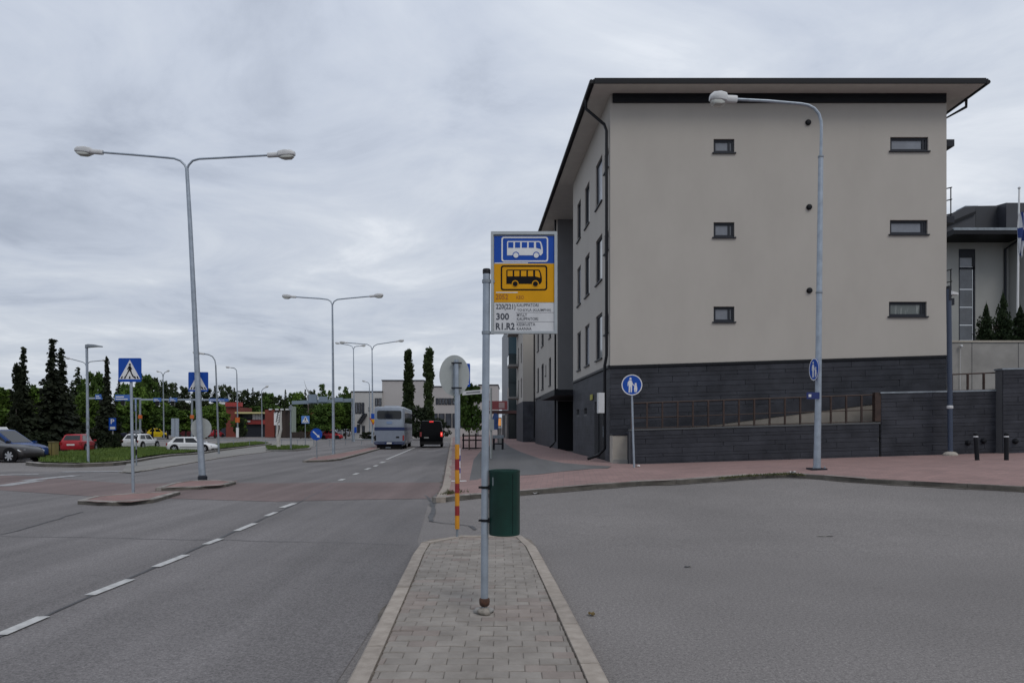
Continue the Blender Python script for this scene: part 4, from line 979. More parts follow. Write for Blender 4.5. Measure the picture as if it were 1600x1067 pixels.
# 5 crossing sign on the pavement corner, behind the round sign back
b5 = G(717, 752, PV); Y = b5.y
cs5 = thing('crossing_sign', 'blue crossing sign on a blue and white banded pole behind the round grey sign', 'road sign', b5)
pole_px(cs5, [(717, 753), (717.3, 570)], Y, .035, M_galv)
for i, (y0, y1) in enumerate(((700, 711), (711, 720), (720, 731), (731, 739), (739, 748))): pole_px(cs5, [(717, y0), (717, y1)], Y, .045, M_white if i % 2 == 0 else M_blue, 'pole_band')
s_ = 36 / F * Y; pc = P(716.6, 586, Y - .05); pp = plate(cs5, pc, s_, s_, U, NN, M_blue); crossing_face(pp, pc, s_, U, NN)
q = MB(); q.box((b5.x - .22, b5.y - .02, b5.z), (b5.x + .22, b5.y + .02, b5.z + .03)); q.build('foot', M_white, cs5)
# round sign back on the red and yellow striped pole
b6 = P(714, 838.5, 1.58 * F / (838.5 - HZ)); Y = b6.y
rs = thing('round_road_sign', 'grey back of a round sign on the red and yellow striped pole', 'road sign', b6)
pole_px(rs, [(714.2, 839), (714.5, 826)], Y, .018, M_galvd, 'lower_pole'); pole_px(rs, [(714.5, 694), (713, 562)], Y, .032, M_galv, n=14)
cuts = [694, 717, 734, 755, 770, 790, 805, 826]
for i in range(7): pole_px(rs, [(714.3, cuts[i]), (714.4, cuts[i + 1])], Y, .0335, mat('band_yellow', (.52, .22, .008), .45, var=.08, scale=9) if i % 2 == 0 else mat('band_red', (.22, .012, .014), .45, var=.1, scale=9), 'pole_band', 14)
q = MB(); q.prism(circ(40, 1.0), (P(710, 586.5, Y + .06)), Vector((23.8 / F * Y, 0, 0)), Vector((0, 0, 32 / F * Y)), Vector((0, 1, 0)), .012); q.build('sign_plate', M_signback, rs)
q = MB(); q.box((P(707.5, 0, Y).x, Y + .02, P(0, 613, Y).z), (P(711, 0, Y).x, Y + .065, P(0, 567, Y).z)); q.build('stiffener', M_galvd, rs)
for py in (567, 606):
    q = MB(); c = P(713.4, py, Y); q.lathe(c - V * .01, [(.032, 0), (.039, 0), (.039, .02), (.032, .02)], 12); q.obox(c + Vector((-.075, -.01, -.012)), U * .15, V * .022, Vector((0, .04, 0))); q.build('clamp', M_dark, rs)
# pedestrian and child disc by the flats
b7 = G(989, 730, PV); Y = b7.y
pd = thing('footpath_sign', 'round blue sign with white adult and child standing in front of the low stone wall', 'road sign', b7)
pole_px(pd, [(991, 731), (989.6, 690), (987, 602)], Y, .032, M_galv)
rd = 16.2 / F * Y; c7 = P(987.3, 601.3, Y - .05); q = MB(); q.prism(circ(36, rd), c7, U, V, NN, .012); dsc = q.build('sign_plate', M_blue, pd)
q = MB(); ring_prism(q, circ(36, rd), circ(36, rd * .91), c7 + NN * .0121, U, V, NN, .002); q.build('white_rim', M_white, dsc)
def two_people(par, c, r, u, n):
    q = MB(); c = c + n * .0121
    pr = lambda pts: q.prism([(x * r, y * r) for x, y in pts], c, u, V, n, .002)
    pr(circ(10, .11, -.14, .60)); pr([(-.30, .45), (-.02, .45), (.02, .0), (.0, -.7), (-.12, -.72), (-.14, -.15), (-.17, -.15), (-.2, -.74), (-.32, -.72), (-.30, .0)])
    pr([(-.28, .42), (-.40, .25), (-.42, -.1), (-.35, -.1), (-.30, .2)]); pr([(-.03, .42), (.1, .1), (.22, -.05), (.18, -.1), (.02, .05)])
    pr(circ(10, .10, .36, .10)); pr([(.24, .0), (.46, .0), (.52, -.4), (.44, -.7), (.36, -.7), (.36, -.42), (.34, -.42), (.33, -.7), (.25, -.7), (.2, -.4)])
    o = q.build('adult_and_child', M_white, par); return o
two_people(dsc, c7, rd, U, NN)
# round blue arrow sign on the median
b8 = G(495, 716, .11); Y = b8.y
kr = thing('arrow_sign', 'round blue sign with white slanting arrow on the tip of the median', 'road sign', b8)
pole_px(kr, [(495.2, 717), (494.6, 680)], Y, .028, M_galvd); rd = 9.3 / F * Y; c8 = P(494.3, 678.3, Y - .05)
q = MB(); q.prism(circ(30, rd), c8, U, V, NN, .012); dsc = q.build('sign_plate', M_blue, kr)
q = MB(); q.prism([(x * rd, y * rd) for x, y in ((-.62, .42), (-.50, .56), (.30, -.20), (.44, -.06), (.58, -.56), (.06, -.46), (.18, -.32))], c8 + NN * .0121, U, V, NN, .002); q.build('white_arrow', M_white, dsc)

# ------------------------------------------------------------------ street lamps
sq = lambda q: math.copysign(abs(q) ** .6, q)
def lamp(label, base, pole_pts, r0, r1, arms, Y, rarm, head=(.8, .30, .22), group='street lamps', m=None, cat='street lamp', collar=False, joints=()):
    r = thing('street_lamp', label, cat, base, 0, group); m = m or M_galv
    pts = [P(x, y, Y) for x, y in pole_pts]; n = len(pts); q = MB(); q.tube(pts, [r0 + (r1 - r0) * i / (n - 1) for i in range(n)], 12); q.build('pole', m, r, smooth=True)
    for x, y, rad in joints:
        q = MB(); q.lathe(P(x, y, Y) - V * .03, [(rad * .95, 0), (rad * 1.12, .01), (rad * 1.12, .05), (rad * .95, .06)], 12); q.build('pole_collar', M_galvd, r, smooth=True)
    if collar:
        q = MB(); q.lathe(P(pole_pts[0][0], pole_pts[0][1], Y) - V * .02, [(r0 * 1.35, 0), (r0 * 1.35, .12), (r0 * 1.02, .16)], 12); q.build('base_collar', M_dark, r)
    for apts, hx in arms:
        ap = [P(x, y, Y) for x, y in apts]; q = MB(); q.tube(ap, rarm, 8); a = q.build('arm', m, r, smooth=True)
        d = (ap[-1] - ap[-2]).normalized(); L, W, H = head; side = Vector((0, 1, 0)); up = side.cross(d); up = up if up.z > 0 else -up; o = ap[-1] - d * .06
        def sect(t, wd, hh, zc): return [o + d * t + side * (wd / 2 * sq(math.cos(k * math.pi / 6))) + up * (zc + hh / 2 * sq(math.sin(k * math.pi / 6))) for k in range(12)]
        h = MB(); h.loft([sect(0, W * .36, H * .5, 0), sect(.05 * L, W * .42, H * .55, 0), sect(.36 * L, W * .42, H * .55, .0), sect(.42 * L, W * .85, H * .75, .04 * H), sect(.62 * L, W, H * .8, .10 * H), sect(.88 * L, W * .92, H * .7, .08 * H), sect(L, W * .5, H * .42, .02 * H)])
        hd = h.build('lamp_head', M_lampw, r, smooth=True)
        g = MB(); g.loft([sect(.46 * L, W * .55, H * .3, -.30 * H), sect(.6 * L, W * .82, H * .5, -.34 * H), sect(.84 * L, W * .78, H * .5, -.34 * H), sect(.95 * L, W * .4, H * .25, -.26 * H)]); g.build('lamp_lens', M_lens, hd, smooth=True)
    return r
def curve(*pts): return list(pts)
# tall double lamp on the second refuge island
lamp('tallest double arm street lamp, leaning slightly, on the second refuge island', b1, [(316.5, 749), (313, 690), (309, 600), (303.5, 480), (297, 350), (292, 264)], .105, .055,
     [(curve((292, 265), (288.5, 258), (282, 251.5), (272, 247.8), (240, 244.8), (200, 241.5), (158, 238.3)), -1), (curve((292, 265), (295, 258), (301, 251.5), (311, 248.6), (340, 247.2), (380, 245), (421, 242.8)), 1)], b1.y, .034, (.86, .32, .26), collar=True)
b9 = G(521, 708, .11)
lamp('double arm street lamp on the median just right of the round arrow sign', b9, [(521.3, 709), (520.5, 600), (519.3, 476)], .10, .05,
     [(curve((519.3, 477), (517, 471), (512, 468), (500, 466.5), (461, 464)), -1), (curve((519.3, 477), (522, 471), (527, 468), (540, 466.5), (579, 463)), 1)], b9.y, .04, (.85, .36, .26))
Yl = 79.0; b10 = Vector((P(582, 0, Yl).x, Yl, gz(-15, Yl) + .1))
lamp('double arm street lamp rising directly behind the coach', b10, [(582, 692), (582, 620), (581.3, 546)], .11, .05,
     [(curve((581.3, 547), (579.5, 541), (574, 538), (543, 535.5)), -1), (curve((581.3, 547), (584, 541), (589, 538), (619, 533.5)), 1)], Yl, .05, (.9, .36, .26))
Yl = 92.0
lamp('street lamp with short arms just left of the coach, pole foot painted pale', Vector((P(553, 0, Yl).x, Yl, 0)), [(553.3, 689.5), (553, 620), (552.3, 545)], .11, .05,
     [(curve((552.3, 546), (550, 541), (545, 539), (533, 537)), -1), (curve((552.3, 546), (554, 542), (557, 541), (562, 540.5)), 1)], Yl, .05, (.8, .34, .24))
# single arm lamp on the forecourt pavement
b11 = G(1276, 733, PV); Y = b11.y
lamp('single arm street lamp on the red pavement in front of the beige flats', b11, [(1276.5, 733.5), (1278, 650), (1280, 456), (1282.5, 244)], .095, .062,
     [(curve((1282.5, 246), (1283.5, 200), (1283, 190), (1279.5, 178.5), (1272.5, 170), (1263, 165), (1252, 162.8), (1200, 158.3), (1148, 155.6)), -1)], Y, .040, (.72, .34, .34), joints=((1282.5, 245, .066), (1280, 457, .078)))
q = thing('lamp_base_plate', 'low dark base plate bolted under the single arm lamp', 'base plate', b11)
m_ = MB(); m_.box((b11.x - .2, b11.y - .2, b11.z - .02), (b11.x + .2, b11.y + .2, b11.z + .035)); m_.build('plate', M_dark, q)
for sx in (-1, 1):
    m_ = MB(); m_.lathe((b11.x + sx * .15, b11.y - .15, b11.z + .03), [(.02, 0), (.02, .05), (.012, .055)], 8); m_.build('bolt', M_galvd, q)
# signs on that lamp
u9 = Vector((.03, -1, 0)).normalized(); n9 = Vector((u9.y, -u9.x, 0))
fs = thing('footpath_sign', 'round blue footpath sign seen almost edge on, fixed to the single arm lamp', 'road sign', P(1273, 594, Y - .1))
c9 = P(1272.5, 577, Y - .2); rd = 17.3 / F * Y; q = MB(); q.prism(circ(32, rd), c9, u9, V, n9, .012); dsc = q.build('sign_plate', M_blue, fs); two_people(dsc, c9, rd, u9, n9)
q = MB(); ring_prism(q, circ(32, rd), circ(32, rd * .91), c9 + n9 * .0121, u9, V, n9, .002); q.build('white_rim', M_white, dsc)
for dz in (-.16, .16):
    q = MB(); q.tube([c9 - n9 * .01 + V * dz, P(1278.5, 577, Y) + V * dz], .016, 6); q.build('bracket', M_galvd, fs)
np_ = thing('number_plate', 'small dark blue plate below the edge on footpath sign on the single arm lamp', 'sign', P(1271, 625, Y - .09))
pc = P(1270.3, 618, Y - .10); plate(np_, pc, 20 / F * Y, 10.5 / F * Y, U, NN, mat('plate_navy', (.006, .018, .12), .4), r=.01)
q = MB(); q.obox(pc + NN * .0125 + Vector((-.12, 0, -.035)), U * .07, V * .07, NN * .002); q.build('white_mark', M_white, np_)
# flat headed lamp at the verge
b12 = G(137, 726, .02); Y = b12.y
r_ = thing('street_lamp', 'single street lamp with flat modern head at the front of the grass verge', 'street lamp', b12, 0, 'street lamps')
pole_px(r_, [(138, 727), (137, 640), (135.5, 541)], Y, .055, M_galv)
for y in (669, 657): pole_px(r_, [(137.3, y), (137.2, y - 5)], Y, .07, M_galvd, 'pole_band')
q = MB(); q.loft([[P(x, y, Y) + Vector((0, s, 0)) for x, y, s in ((x0, y0, -w0), (x0, y1, -w0), (x0, y1, w0), (x0, y0, w0))] for x0, y0, y1, w0 in ((133.8, 544, 538.8, .06), (140, 542.6, 538, .13), (150, 541.8, 538.8, .16), (159, 542, 540.6, .10))]); q.build('lamp_head', M_galvd, r_)
q = MB(); q.box((b12.x - .14, b12.y - .14, b12.z), (b12.x + .14, b12.y + .14, b12.z + .08)); q.build('foot', M_concl, r_)
# other distant lamps
def far_lamp(label, pole, Yl, arms, r=.07, hd=(.8, .34, .24)):
    x, y = pole[0]; lamp(label, Vector((P(x, 0, Yl).x, Yl, P(x, y, Yl).z)), pole, r * 1.25, r * .8, [(a, 1) for a in arms], Yl, r * .7, hd, m=M_galvd)
far_lamp('curved single arm lamp standing on the side pavement right of the tall double lamp', [(342, 709), (340, 650), (337, 570)], 52, [[(337, 571), (335.8, 563), (332, 557), (326, 554), (318, 552.8)]], .06)
far_lamp('farther curved arm lamp beside the red building', [(371.5, 682), (371, 640), (370, 584)], 118, [[(370, 585), (369.3, 578), (366, 575), (361, 574.3)]], .10, (.9, .4, .3))
far_lamp('thin far lamp between the red building and the brown building', [(409.5, 684), (409.3, 650), (408.6, 615)], 118, [[(408.6, 616), (409, 610), (411, 607.5), (413, 606.3)]], .08, (.8, .4, .3))
far_lamp('thin far double lamp above the overhead road sign beam', [(256, 684), (255.5, 640), (254.8, 590)], 110, [[(254.8, 591), (255.5, 585), (257.5, 582), (259.5, 581)], [(254.8, 591), (254, 585), (252, 582), (250, 581.3)]], .08, (.6, .34, .24))
far_lamp('double arm lamp standing straight behind the flat headed lamp', [(136, 690), (135.6, 640), (135.2, 572)], 85, [[(135.2, 574), (133, 568), (129, 565.5), (112, 561)], [(135.2, 574), (138, 567), (141, 565), (157, 563.5)]], .07)
far_lamp('small far lamp with its arm above the pale low building', [(577.5, 684), (577.3, 640), (577.2, 604)], 116, [[(577.2, 605), (576.8, 600), (575, 597.5), (572, 596.5)]], .07, (.7, .34, .24))
# slim dark lamp in front of the walls on the right
b13 = G(1485, 712, PV - .02); Y = b13.y
r_ = thing('wall_lamp_post', 'slim dark blue grey lamp post with pale foot in front of the stone walls', 'lamp post', b13)
pole_px(r_, [(1485, 713), (1484, 590), (1482.3, 452)], Y, .075, mat('navy_post', (.035, .05, .085), .45), n=12)
q = MB(); q.lathe(b13 + V * -.02, [(.22, 0), (.22, .08), (.15, .14), (.08, .16)], 14); q.build('foot', M_concl, r_)
q = MB(); q.loft([[P(x, y, Y) + Vector((0, s, 0)) for x, y, s in ((x0, y0, -w0), (x0, y1, -w0), (x0, y1, w0), (x0, y0, w0))] for x0, y0, y1, w0 in ((1481, 461, 454, .05), (1486, 461, 456, .1), (1495.5, 461, 458, .08))]); q.build('lamp_head', M_lampw, r_)
q = MB(); q.box((P(1480.6, 0, Y).x, Y - .08, P(0, 470, Y).z), (P(1484.5, 0, Y).x, Y + .08, P(0, 447, Y).z)); q.build('top_sleeve', M_dark, r_)
q = MB(); q.lathe(P(1484.2, 636, Y) - V * .05, [(.078, 0), (.095, .02), (.095, .08), (.078, .1)], 12); q.build('pole_collar', M_lampw, r_)
# bollards
for i, (px, lab) in enumerate(((1525.5, 'left black bollard with silver ball top near the right edge'), (1572.5, 'right black bollard with silver ball top near the right edge'))):
    b = G(px + 1.5 * (1 - i), 719.5, PV - .02); t_ = thing('bollard', lab, 'bollard', b, 0, 'bollards by the stone wall'); Y = b.y; h = 43 / F * Y; tl = Vector((-.05 if i == 0 else .0, 0, h))
    q = MB(); q.tube([b - V * .03, b + tl * .85], .058, 12); q.build('post', M_black, t_, smooth=True)
    q = MB(); q.lathe(b + tl * .85, [(.062, 0), (.062, .03), (.045, .04)], 12); q.build('silver_ring', M_lampw, t_, smooth=True)
    q = MB(); q.lathe(b + tl * .89, [(.03, 0), (.052, .02), (.062, .055), (.05, .09), (.02, .105)], 12); q.build('ball_top', M_black, t_, smooth=True)
for px, py, lab in ((1512, 691.5, 'first dark stub on the stone wall, left of the left bollard'), (1536, 688.5, 'dark stub on the stone wall just right of the left bollard'), (1563, 690, 'dark stub on the stone wall just left of the right bollard'), (1586, 689, 'last dark stub on the stone wall, right of the right bollard')):
    yy = YW - (.36 if px > 1567 else 0); c = P(px, py, yy - .03); q = MB(); q.lathe(c, [(.09, 0.03), (.09, -.04), (.06, -.10), (.02, -.11)], 10, 'y'); o_ = q.build('wall_stub', M_black, None); tag(o_, lab, 'wall fitting', 'dark stubs on the stone wall')

# ------------------------------------------------------------------ pavement furniture behind the bus stop pole
b = G(767.5, 716, PV); Y = b.y
sp = thing('street_name_sign', 'white street name plate on a thin pale post half hidden by the bus stop pole', 'street sign', b)
pole_px(sp, [(767.5, 717), (767, 606)], Y, .05, M_signback)
q = MB(); a0, a1 = P(722.5, 614.8, Y - .06), P(766, 611.3, Y - .06); q.obox(a0 - V * .08, a1 - a0, V * .19, Vector((0, -.02, 0))); pl_ = q.build('name_plate', M_white, sp)
q = MB(); q.obox(a0 + (a1 - a0) * .14 - V * .012 + Vector((0, -.0203, 0)), (a1 - a0) * .5, V * .055, Vector((0, -.002, 0))); q.build('name_line', M_ink2, pl_)
q = MB(); q.box((P(764.5, 0, Y).x, Y - .1, P(0, 672, Y).z), (P(772, 0, Y).x, Y - .02, P(0, 655, Y).z)); q.build('notice_box', M_signback, sp)
b = G(779, 702.5, PV); Y = b.y; xa, xb = P(769.5, 0, Y).x, P(787.5, 0, Y).x; zt = P(0, 679.5, Y).z
tb = thing('bench', 'dark legged wooden bench beside the pavement, just right of the bus stop pole', 'bench', b)
for i in range(3):
    q = MB(); q.box((xa, Y - .25 + i * .17, zt - .05), (xb, Y - .1 + i * .17, zt)); q.build('slat', mat('weathered_wood', (.14, .12, .10), .85, var=.2, scale=6), tb)
q = MB(); q.box((xa + .01, Y - .27, zt - .2), (xb - .01, Y - .251, zt - .0)); q.build('front_board', M_galvd, tb)
for x in (xa + .02, xb - .14):
    for yy in (-.22, .12):
        q = MB(); q.box((x, Y + yy, b.z), (x + .12, Y + yy + .1, zt - .05)); q.build('leg', M_black, tb)
q = MB(); q.box((xa + .1, Y - .2, b.z + .32), (xb - .1, Y - .12, b.z + .40)); q.build('stretcher', M_black, tb)
b = G(737, 701.5, PV); Y = b.y
rk = thing('bicycle_rack', 'dark low metal rack with three rails on the pavement between the poles', 'rack', b)
for px in (724, 743.5, 757):
    q = MB(); x = P(px, 0, Y).x; q.box((x - .05, Y - .05, b.z), (x + .05, Y + .05, P(0, 677, Y).z)); q.build('post', M_black, rk)
for py in (680.5, 687.5, 700):
    q = MB(); q.box((P(722, 0, Y).x, Y - .03, P(0, py + 1, Y).z), (P(758, 0, Y).x, Y + .03, P(0, py - 1, Y).z)); q.build('rail', M_black, rk)
Y = 60.0; x = P(780.5, 0, Y).x
kb = thing('advert_board', 'narrow board with a glowing orange poster beside the bench near the shops', 'advertising board', (x, Y, gz(x, Y) + PV))
q = MB(); q.box((x - .17, Y - .05, gz(x, Y) + PV), (x + .17, Y + .05, P(0, 652, Y).z)); q.build('stand', M_conc, kb)
q = MB(); q.box((x - .12, Y - .08, P(0, 665, Y).z), (x + .12, Y - .053, P(0, 653.5, Y).z)); q.build('poster', mat('lit_poster', (.6, .3, .1), .5, emit=(1.0, .42, .12, .42)), kb)
q = MB(); q.box((x - .12, Y - .08, P(0, 669, Y).z), (x + .12, Y - .053, P(0, 666, Y).z)); q.build('lower_poster', M_white, kb)
Y = 58.0; x = P(774, 0, Y).x
bn = thing('banner', 'blue beach flag style banner standing beside the advertising board', 'banner', (x, Y, gz(x, Y) + PV))
q = MB(); q.prism([(-.2, 0), (.2, 0), (.26, .9), (.16, 1.25), (-.1, 1.3), (-.24, .9)], (x, Y, P(0, 671, Y).z), U, V, NN, .02); q.build('cloth', mat('banner_blue', (.05, .10, .26), .8, var=.3, scale=4), bn)
q = MB(); q.tube([(x + .22, Y + .03, gz(x, Y) + PV), (x + .2, Y + .03, P(0, 645, Y).z)], .025, 6); q.build('pole', M_black, bn)

# ------------------------------------------------------------------ small things lying about
def scrap(label, px, py, dz, sx, sy, m, nm='litter', hgt=.03, seed=0):
    p = G(px, py, dz); rnd = random.Random(seed + int(px)); bm = bmesh.new(); bmesh.ops.create_grid(bm, x_segments=4, y_segments=4, size=.5)
    for v in bm.verts: v.co = Vector((v.co.x * sx * (1 + rnd.uniform(-.2, .2)), v.co.y * sy * (1 + rnd.uniform(-.2, .2)), hgt * rnd.uniform(.05, 1)))
    me = bpy.data.meshes.new(nm); bm.to_mesh(me); bm.free(); o = mesh_obj(nm, me, m, recalc=False); o.location = p + V * .006; tag(o, label, 'litter')
M_paper = mat('paper_scrap', (.6, .6, .6), .8)
scrap('white crumpled paper on the tarmac below the pavement kerb, right of the bin', 838, 771.5, 0, .16, .2, M_paper, hgt=.06)
scrap('white paper scrap against the kerb below the arrowless blue footpath sign', 1008, 757, .0, .10, .14, M_paper, hgt=.06)
scrap('white scrap at the foot of the blue footpath sign pole', 996, 729.5, PV, .12, .2, M_paper, hgt=.07)
scrap('white paper bit lying in the moss on the forecourt kerb', 1238, 740, PV, .12, .14, M_paper, hgt=.07)
scrap('brown dead leaf on the tarmac beside the right island kerb', 924, 961.5, 0, .055, .07, mat('dead_leaf', (.12, .085, .03), .9), 'dead_leaf', .03)
scrap('dark flattened leaf in the middle of the forecourt tarmac', 1074, 886, 0, .07, .05, M_seam, 'dead_leaf', .012)
scrap('pale flattened wrapper far out on the forecourt tarmac', 1288, 838, 0, .24, .05, M_side, 'wrapper', .012)
# ------------------------------------------------------------------ vehicles
def paint(name, c, metal=.0): return mat(name, c, .30, metal=metal, spec=.4, var=.05, scale=2)
M_glass = mat('car_glass', (.008, .010, .012), .05, spec=.5)
M_tyre = mat('tyre_rubber', (.010, .010, .011), .9, spec=.1)
M_rim = mat('wheel_rim', (.42, .43, .45), .35, metal=.6)
M_lamp = mat('headlamp_glass', (.5, .52, .54), .12, spec=.9)
M_tail = mat('tail_lamp_red', (.22, .010, .010), .2, spec=.8)
M_plate = mat('number_plate_white', (.55, .56, .55), .5)
M_plast = mat('black_plastic', (.012, .012, .013), .65, spec=.15)
def car(name, label, cat, loc, rz, L, W, H, m, kind='hatch', group='parked and passing cars', lit=False, wheel_r=.31, rims=True):
    """x forwards; the body is lofted from cross sections, the greenhouse sits on it with glass set in"""
    r = thing(name, label, cat, loc, rz, group); h2 = L / 2
    pr = {  # x along the car (0 rear .. 1 nose): shoulder height, half width factor
        'hatch': dict(belt=[(0, .52, .80), (.015, .63, .90), (.06, .655, .97), (.25, .645, .995), (.55, .625, 1.0), (.72, .60, .99), (.80, .565, .97), (.92, .50, .92), (.975, .43, .84), (1, .33, .70)], gh=(.03, .15, .58, .745)),
        'coupe': dict(belt=[(0, .50, .80), (.015, .60, .90), (.06, .63, .97), (.25, .63, .995), (.50, .62, 1.0), (.62, .61, .99), (.78, .575, .97), (.91, .51, .92), (.975, .43, .84), (1, .33, .70)], gh=(.03, .12, .26, .50)),
        'sedan': dict(belt=[(0, .50, .80), (.015, .60, .88), (.08, .635, .95), (.22, .635, .985), (.55, .62, 1.0), (.70, .60, .99), (.78, .57, .97), (.92, .50, .92), (.975, .42, .84), (1, .33, .70)], gh=(.13, .29, .57, .74)),
        'van': dict(belt=[(0, .50, .90), (.01, .55, .96), (.05, .56, .99), (.5, .56, 1.0), (.8, .54, .99), (.88, .51, .97), (.96, .44, .90), (1, .34, .76)], gh=(.012, .035, .70, .86)),
        'mpv': dict(belt=[(0, .48, .84), (.015, .58, .92), (.06, .60, .98), (.5, .585, 1.0), (.74, .56, .99), (.84, .52, .96), (.94, .455, .9), (.98, .40, .82), (1, .32, .70)], gh=(.02, .10, .56, .80))}[kind]
    zb = .17; hw = W / 2; rings = []
    for t, z, f in pr['belt']:
        x = -h2 + t * L; zt = z * H; y = hw * f; lift = .10 if t in (0, 1) else (.04 if t < .03 or t > .97 else 0); b = zb + lift; mid = b + (zt - b) * .55
        rings.append([(x, -y * .90, b), (x, -y * .985, b + .08), (x, -y, mid), (x, -y * .965, zt - .05), (x, -y * .89, zt), (x, 0, zt + .025), (x, y * .89, zt), (x, y * .965, zt - .05), (x, y, mid), (x, y * .985, b + .08), (x, y * .90, b)])
    q = MB(); q.loft(rings); body = q.build('body', m, r, world=False, smooth=True)
    g0, g1, g2, g3 = [-h2 + t * L for t in pr['gh']]
    def zbelt(x):
        t = (x + h2) / L
        for (a, za, _), (b, zb_, _) in zip(pr['belt'], pr['belt'][1:]):
            if a <= t <= b: return (za + (zb_ - za) * (t - a) / (b - a)) * H
        return .5 * H
    yb, yt = hw * .90, hw * (.80 if kind == 'van' else .70); zr = H - .035
    B = [Vector((g0, -yb * .95, zbelt(g0) - .03)), Vector((g3, -yb * .93, zbelt(g3) - .03)), Vector((g3, yb * .93, zbelt(g3) - .03)), Vector((g0, yb * .95, zbelt(g0) - .03))]
    T_ = [Vector((g1, -yt, zr - .02)), Vector((g2, -yt, zr)), Vector((g2, yt, zr)), Vector((g1, yt, zr - .02))]
    q = MB(); ridge = [Vector((g1 + (g2 - g1) * .06, -yt * .8, H)), Vector((g2 - (g2 - g1) * .1, -yt * .8, H)), Vector((g2 - (g2 - g1) * .1, yt * .8, H)), Vector((g1 + (g2 - g1) * .06, yt * .8, H))]
    q.loft([B, T_, ridge]); q.build('roof', m, r, world=False, smooth=True)
    def face(a, b, c, d, u0, u1, v0, v1):
        f = lambda u, v: (a.lerp(b, u)).lerp(d.lerp(c, u), v)
        n = (b - a).cross(d - a).normalized(); mid = (a + b + c + d) / 4
        if n.dot(mid - Vector((0, 0, H * .6))) < 0: n = -n
        return [f(u0, v0) + n * .010, f(u1, v0) + n * .010, f(u1, v1) + n * .010, f(u0, v1) + n * .010]
    def glass(nm, quads):
        q = MB()
        for p in quads: q.poly(p)
        q.build(nm, M_glass, r, world=False)
    sp = [(.12, .47), (.53, .92)] if kind == 'hatch' else [(.10, .39), (.42, .66), (.69, .93)] if kind in ('mpv', 'coupe') else ([(.14, .46), (.50, .90)] if kind == 'sedan' else [(.05, .34), (.37, .66), (.69, .92)])
    for s, (a, b, c, d) in ((-1, (B[0], B[1], T_[1], T_[0])), (1, (B[3], B[2], T_[2], T_[3]))):
        for i, (u0, u1) in enumerate(sp): glass('side_window', [face(a, b, c, d, u0, u1, .14, .90)])
    glass('windscreen', [face(B[1], B[2], T_[2], T_[1], .05, .95, .12, .95)]); glass('rear_window', [face(B[0], B[3], T_[3], T_[0], .08, .92, .18, .90)])
    for x in (-h2 + L * .18, -h2 + L * (.86 if kind == 'coupe' else .805)):
        for s in (-1, 1):
            q = MB(); y = s * (hw - .095); q.lathe((x, y, wheel_r), [(wheel_r * .5, -.09), (wheel_r, -.08), (wheel_r, .08), (wheel_r * .5, .09)], 20, 'y'); wv = q.build('wheel', M_tyre, r, world=False, smooth=True)
            a = MB(); a.lathe((x, s * (hw - .012), wheel_r + .03), [(wheel_r * 1.2, -.015), (wheel_r * 1.2, .015)], 20, 'y'); a.build('wheel_arch', M_plast, r, world=False)
            if rims:
                k = MB(); yc = s * (hw + .028); k.lathe((x, yc, wheel_r), [(wheel_r * .16, -.012), (wheel_r * .16, .012)], 10, 'y')
                for j in range(7):
                    an = 2 * math.pi * j / 7; c, s_ = math.cos(an), math.sin(an); w_ = wheel_r * .13
                    k.loft([[(x + c * rr - s_ * o_, yc + yy, wheel_r + s_ * rr + c * o_) for o_, yy in ((-w_, -.01), (w_, -.01), (w_, .01), (-w_, .01))] for rr in (wheel_r * .12, wheel_r * .68)])
                k.build('rim', M_rim, wv, world=False)
                t_ = MB(); t_.lathe((x, s * (hw + .012), wheel_r), [(wheel_r * .74, -.02), (wheel_r, -.02), (wheel_r * .98, .01), (wheel_r * .74, .012)], 20, 'y'); t_.build('tyre_wall', M_tyre, wv, world=False)
    zf = zbelt(h2 * .93)
    for s in (-1, 1):
        q = MB(); y0 = s * hw * .52; y1 = s * hw * .87; q.loft([[(h2 * .955, y0, zf - .13), (h2 * .90, y1, zf - .09), (h2 * .86, y1 * 1.02, zf + .0), (h2 * .94, y0, zf - .01)], [(h2 * .975, y0, zf - .13), (h2 * .945, y1 * 1.04, zf - .09), (h2 * .88, y1 * 1.06, zf + .01), (h2 * .95, y0, zf + .005)]]); q.build('headlight', M_lamp, r, world=False)
        q = MB(); zz = .44 * H if kind != 'van' else .38 * H; q.box((-h2 - .015, s * hw * .80 - .08, zz), (-h2 + .12, s * hw * .80 + .10, zz + (.20 if kind != 'van' else .5))); q.build('tail_light', M_tail if not (lit and s < 0) else mat('lit_tail_lamp', (.5, .02, .02), .3, emit=(1, .05, .03, 2.2)), r, world=False)
        q = MB(); q.loft([[(g3 - L * .06, s * (hw - .02), zbelt(g3) + .02), (g3 - L * .02, s * (hw - .02), zbelt(g3) + .02), (g3 - L * .02, s * (hw - .02), zbelt(g3) + .14), (g3 - L * .06, s * (hw - .02), zbelt(g3) + .14)], [(g3 - L * .06, s * (hw + .16), zbelt(g3) + .03), (g3 - L * .03, s * (hw + .16), zbelt(g3) + .03), (g3 - L * .03, s * (hw + .16), zbelt(g3) + .13), (g3 - L * .06, s * (hw + .16), zbelt(g3) + .13)]]); q.build('mirror', m, r, world=False)
    q = MB(); q.box((-h2 - .02, -.26, .40 * H), (-h2 + .03, .26, .40 * H + .12)); q.build('number_plate', M_plate, r, world=False)
    q = MB(); q.box((-h2 + .01, -hw * .86, .23), (h2 - .03, hw * .86, .30)); q.build('bumper', M_plast, r, world=False)
